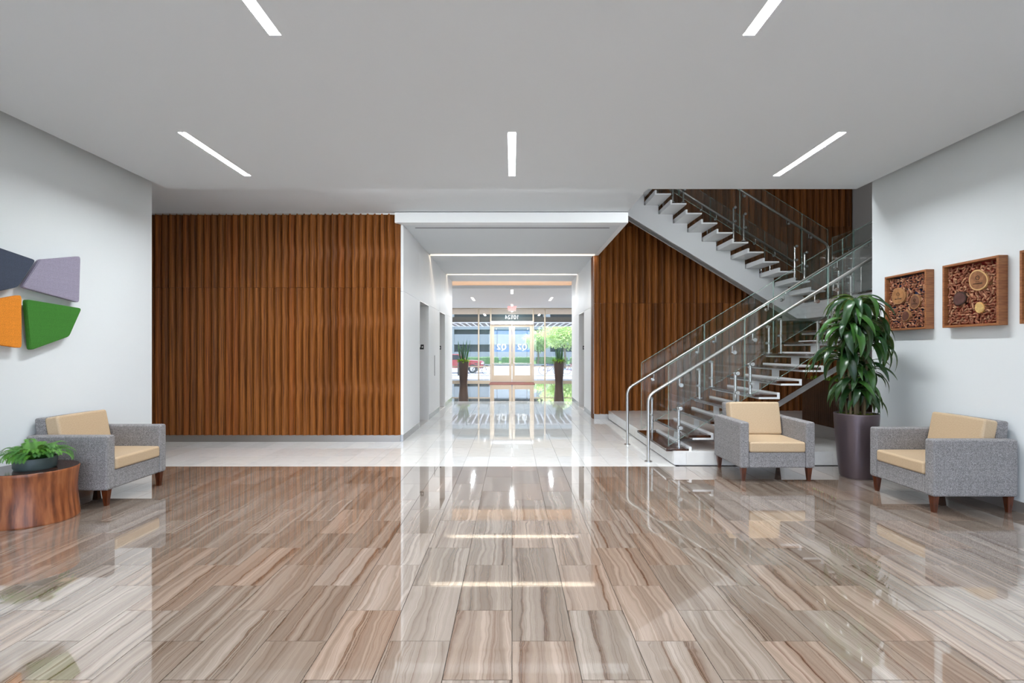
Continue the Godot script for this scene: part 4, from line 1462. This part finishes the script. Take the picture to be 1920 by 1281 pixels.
# ---------------------------------------------------------------- outdoors, seen through the entrance
func outside() -> void:
	rng.seed = 3
	var conc := noise_tex(256, 256, 0.03, 71, [Color(0.74, 0.73, 0.71), Color(0.80, 0.79, 0.77)], [0.3, 0.7])
	var cm := grained("concrete", conc, Color(1, 1, 1), Vector3(0.3, 0.3, 1), 0.8)
	var asp := paint("asphalt", Color(0.60, 0.60, 0.60), 0.85)
	var gr := grained("lawn", noise_tex(256, 256, 0.08, 72, [Color(0.22, 0.34, 0.12), Color(0.36, 0.47, 0.19)], [0.3, 0.7]), Color.WHITE, Vector3(0.5, 0.5, 1), 0.95)
	# paving falls gently to the street
	var b := MB.new()
	b.prism(PackedVector2Array([Vector2(23.9, -0.02), Vector2(29, -0.02), Vector2(41, -0.45), Vector2(41, -0.8), Vector2(23.9, -0.8)]), Vector3(-30, 0, 0), Vector3(0, 0, -1), Vector3.UP, Vector3(60, 0, 0))
	var g := part(self, "path", b, cm)
	g.set_meta("kind", "structure")
	tag(g, "sunlit pale paving before the entrance", "paving")
	slab("road", P(-60, -0.9, 66), P(60, -0.47, 41), asp, "sunlit street beyond the paving", "street")
	slab("ground", P(-90, -1.0, 140), P(90, -0.35, 66), gr, "lawn strip before the parking garage", "lawn")
	var cb := bx(self, "kerb", P(-60, -0.9, 66.3), P(60, -0.30, 66), cm)
	cb.set_meta("kind", "structure")
	# own building over the entrance
	var over := struct("trim_2", "tan soffit and brown beam over the entrance", "canopy")
	bx(over, "soffit", P(-14, 3.42, 28.6), P(14, 3.7, 23.9), paint("soffit_tan", Color(0.66, 0.58, 0.48), 0.8))
	bx(over, "upper_wall", P(-14, 3.7, 28.6), P(14, 9.0, 23.9), paint("facade_stone", Color(0.7, 0.66, 0.6), 0.8))
	bx(over, "beam", P(-14, 3.08, 30.3), P(14, 3.36, 30.0), paint("beam_brown", Color(0.30, 0.25, 0.21), 0.7))
	bx(over, "facade", P(-14, -0.2, 24.0), P(-3.7, 3.7, 23.7), M.facade_stone)
	bx(over, "facade", P(3.7, -0.2, 24.0), P(14, 3.7, 23.7), M.facade_stone)
	# white slatted canopy
	var cn := thing("slatted_canopy", "white slatted canopy roof over the walk outside the entrance", "canopy", P(0, 0, 35.5))
	bx(cn, "edge_beam", Vector3(-6.5, 3.18, 2.42), Vector3(6.5, 3.225, 2.5), M.steel_white)
	bx(cn, "edge_beam", Vector3(-6.5, 3.18, -2.5), Vector3(6.5, 3.225, -2.42), M.steel_white)
	for k in 31:
		var x := -6.3 + k * 0.42
		bx(cn, "slat", Vector3(x - 0.045, 3.18, -2.42), Vector3(x + 0.045, 3.22, 2.42), M.steel_white)
	for x in [-6.3, 6.3]:
		bx(cn, "column", Vector3(x - 0.1, -0.35, -2.5), Vector3(x + 0.1, 3.18, -2.3), M.steel_white)
	bx(cn, "roof_sheet", Vector3(-6.5, 3.226, -2.5), Vector3(6.5, 3.26, 2.5), M.beam_brown)
	# parking garage
	var gm := paint("garage_wall", Color(0.56, 0.545, 0.52), 0.85)
	var gd := paint("garage_dark", Color(0.13, 0.13, 0.14), 0.8)
	paint("blue_glass", Color(0.20, 0.42, 0.62), 0.15)
	var ga := thing("parking_garage", "grey concrete parking garage with dark window bands across the street", "building", P(0, -0.4, 100))
	bx(ga, "core", Vector3(-70, 0, -20), Vector3(70, 24, -1.2), gd)
	for y in [[0.0, 1.6], [3.0, 4.95], [5.87, 8.0], [9.2, 11.2], [12.4, 14.4], [15.6, 24.0]]:
		bx(ga, "spandrel", Vector3(-70, y[0], -1.2), Vector3(70, y[1], 0), gm)
	for x in [-48.0, -30.0, -12.4, 6.0, 24.0, 42.0]:
		bx(ga, "pier", Vector3(x, 0, -1.0), Vector3(x + 1.3, 22, 0.12), gm)
	for k in 6:
		bx(ga, "window_sheet", Vector3(-4.0 + k * 1.3, 1.6, -0.9), Vector3(-2.75 + k * 1.3, 3.0, -0.85), M.blue_glass)
		bx(ga, "window_sheet", Vector3(-4.0 + k * 1.3, 4.95, -0.9), Vector3(-2.75 + k * 1.3, 5.87, -0.85), M.blue_glass)
	paint("hedge_a", Color(0.36, 0.46, 0.24), 0.9)
	paint("hedge_b", Color(0.50, 0.60, 0.34), 0.8)
	for k in 5:
		var x := -8.5 + k * 4.6
		var h := thing("clipped_hedge", "low clipped hedge across the street, " + ["behind the truck's cargo bed", "behind the truck's hood", "seen through the entrance doors", "behind the smaller street tree", "behind the broad pale street tree"][k], "hedge", P(x, -0.36, 70.0), 0.0, "hedges across the street")
		var hb := MB.new()
		hb.rbox(Vector3(-2.1, 0, -0.7), Vector3(2.1, 0.92, 0.7), 0.15, 2)
		part(h, "body", hb, M.hedge_a)
		var lv := MB.new()
		for j in 500:
			leaf_blade(lv, Vector3(rng.randf_range(-2.1, 2.1), rng.randf_range(0.05, 0.95), 0.68 * (1.0 if rng.randf() < 0.6 else rng.randf_range(-1, 1))), rng.randf() * TAU, rng.randf_range(-0.3, 1.3), 0.16, 0.10)
		part(h, "leaves", lv, M.hedge_b).set_meta("kind", "stuff")
	tree(P(5.5, -0.45, 55.0), "broad street tree in pale sunlit leaf colours beyond the tree-side planter", 5.1, 1.75, 3.0, 81)
	tree(P(3.4, -0.4, 69.0), "smaller green street tree behind the broad one", 4.6, 1.5, 2.0, 82)
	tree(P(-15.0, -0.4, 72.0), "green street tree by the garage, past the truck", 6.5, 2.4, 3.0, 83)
	truck()
	bicycle(P(-2.35, -0.32, 37.5), "parked bicycle beside the red truck", Color(0.15, 0.15, 0.18))
	bicycle(P(2.75, -0.32, 37.5), "parked purple bicycle behind the tree-side planter", Color(0.30, 0.26, 0.48))
	bicycle(P(4.55, -0.32, 38.5), "parked red bicycle under the broad tree", Color(0.62, 0.10, 0.10))
	for x in [-3.62]:
		var bo := thing("bollard", "short dark bollard on the paving before the truck", "bollard", P(x, -0.25, 35.5))
		var q := MB.new()
		q.lathe([Vector2(0, 0), Vector2(0.08, 0), Vector2(0.08, 0), Vector2(0.08, 0.8), Vector2(0.07, 0.86), Vector2(0, 0.88)], Vector3.ZERO, 16)
		part(bo, "shaft", q, M.black)
	# ground behind the window wall
	slab("ground_rear", P(-60, -0.4, -9.0), P(60, -0.04, -60.0), gr, "lawn outside the lobby window wall", "lawn")
	slab("path_rear", P(-60, -0.4, -5.05), P(60, -0.03, -9.0), cm, "paved walk outside the lobby window wall", "paving")

func tree(at: Vector3, label: String, top: float, low: float, rad: float, sd: int) -> void:
	rng.seed = sd
	var t := thing("street_tree", label, "tree", at)
	var b := MB.new()
	b.tube([Vector3(0, 0, 0), Vector3(0.1, low * 0.6, 0), Vector3(0, low + 1.0, 0.1), Vector3(0.1, top * 0.8, 0)], 0.17, 10, 0.05)
	part(t, "trunk", b, M.cane)
	for pick in 2:
		var lv := MB.new()
		for k in 2600:
			var dir := Vector3(rng.randfn(), rng.randfn(), rng.randfn()).normalized()
			var r := pow(rng.randf(), 0.4)
			var lump := 0.82 + 0.2 * sin(dir.x * 5.0 + sd) * sin(dir.y * 4.0) + 0.12 * sin(dir.z * 7.0)
			var p := Vector3(dir.x * rad, dir.y * (top - low) / 2.0, dir.z * rad) * r * lump + Vector3(0, (top + low) / 2.0, 0)
			leaf_blade(lv, p, rng.randf() * TAU, rng.randf_range(-0.8, 0.9), 0.26, 0.15)
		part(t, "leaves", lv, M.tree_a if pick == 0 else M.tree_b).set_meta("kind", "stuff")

func truck() -> void:
	var t := thing("pickup_truck", "red pickup truck parked along the street", "truck", P(-5.05, -0.47, 45.0))
	var red := paint("truck_red", Color(0.62, 0.06, 0.08), 0.25)
	red.clearcoat_enabled = true
	red.clearcoat = 1.0
	var b := MB.new()
	b.prism(PackedVector2Array([Vector2(-2.65, 0.45), Vector2(2.55, 0.42), Vector2(2.66, 0.62), Vector2(2.62, 0.90), Vector2(2.45, 1.02), Vector2(1.15, 1.10), Vector2(0.55, 1.60), Vector2(-0.75, 1.62), Vector2(-0.95, 1.10), Vector2(-2.68, 1.08)]), Vector3(0, 0, -0.9), Vector3.RIGHT, Vector3.UP, Vector3(0, 0, 1.8))
	part(t, "body", b, red)
	b = MB.new()
	b.prism(PackedVector2Array([Vector2(0.95, 1.13), Vector2(0.48, 1.53), Vector2(0.02, 1.54), Vector2(0.02, 1.13)]), Vector3(0, 0, 0.895), Vector3.RIGHT, Vector3.UP, Vector3(0, 0, 0.015))
	b.prism(PackedVector2Array([Vector2(-0.06, 1.13), Vector2(-0.06, 1.54), Vector2(-0.66, 1.54), Vector2(-0.78, 1.13)]), Vector3(0, 0, 0.895), Vector3.RIGHT, Vector3.UP, Vector3(0, 0, 0.015))
	part(t, "side_window", b, M.garage_dark)
	bx(t, "bumper", Vector3(2.5, 0.42, -0.9), Vector3(2.74, 0.62, 0.9), M.chrome, 0.02)
	bx(t, "headlamp", Vector3(2.45, 0.72, 0.6), Vector3(2.655, 0.9, 0.905), M.white_print, 0.02)
	for x in [-1.65, 1.72]:
		for z in [-0.72, 0.72]:
			var w := MB.new()
			w.tube([Vector3(x, 0.37, z), Vector3(x, 0.37, z + 0.2)], 0.37, 24)
			var ty := part(t, "wheel", w, M.black)
			var hb := MB.new()
			hb.tube([Vector3(x, 0.37, z + 0.2), Vector3(x, 0.37, z + 0.215)], 0.22, 16)
			part(ty, "hub", hb, M.chrome)

func bicycle(at: Vector3, label: String, c: Color) -> void:
	var t := thing("bicycle", label, "bicycle", at)
	var m := paint("bike_%d" % int(c.r * 1000), c, 0.4)
	for x in [-0.52, 0.52]:
		var b := MB.new()
		var ring := []
		for k in 25:
			ring.append(Vector3(x + cos(TAU * k / 24.0) * 0.33, 0.34 + sin(TAU * k / 24.0) * 0.33, 0))
		b.tube(ring, 0.018, 6)
		var w := part(t, "wheel", b, M.black)
		var s := MB.new()
		for k in 8:
			s.tube([Vector3(x, 0.34, 0), Vector3(x + cos(TAU * k / 8.0) * 0.33, 0.34 + sin(TAU * k / 8.0) * 0.33, 0)], 0.003, 4)
		part(w, "spokes", s, M.chrome)
	var f := MB.new()
	for p in [[Vector3(-0.52, 0.34, 0), Vector3(-0.08, 0.30, 0)], [Vector3(-0.08, 0.30, 0), Vector3(0.36, 0.72, 0)], [Vector3(-0.08, 0.30, 0), Vector3(-0.22, 0.80, 0)], [Vector3(-0.2, 0.74, 0), Vector3(0.36, 0.78, 0)], [Vector3(0.34, 0.88, 0), Vector3(0.52, 0.34, 0)], [Vector3(-0.52, 0.34, 0), Vector3(-0.2, 0.74, 0)]]:
		f.tube(p, 0.018, 6)
	part(t, "frame", f, m)
	f = MB.new()
	f.tube([Vector3(0.34, 0.95, -0.25), Vector3(0.34, 0.95, 0.25)], 0.014, 6)
	f.tube([Vector3(0.34, 0.88, 0), Vector3(0.34, 0.95, 0)], 0.014, 6)
	part(t, "handlebar", f, M.black)
	bx(t, "saddle", Vector3(-0.34, 0.80, -0.06), Vector3(-0.12, 0.86, 0.06), M.black, 0.02)

func _ready() -> void:
	camera_sky_sun()
	materials()
	paint("tree_a", Color(0.42, 0.58, 0.22), 0.6)
	paint("tree_b", Color(0.74, 0.80, 0.52), 0.6)  # sunlit paleness of the crowns is put into this leaf colour
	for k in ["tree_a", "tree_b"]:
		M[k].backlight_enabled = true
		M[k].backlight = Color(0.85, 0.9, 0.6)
	lamps()
	shell()
	floors()
	wood_walls()
	corridor()
	entrance()
	window_wall()
	staircase()
	balustrades()
	stair_planter()
	furniture()
	outside()
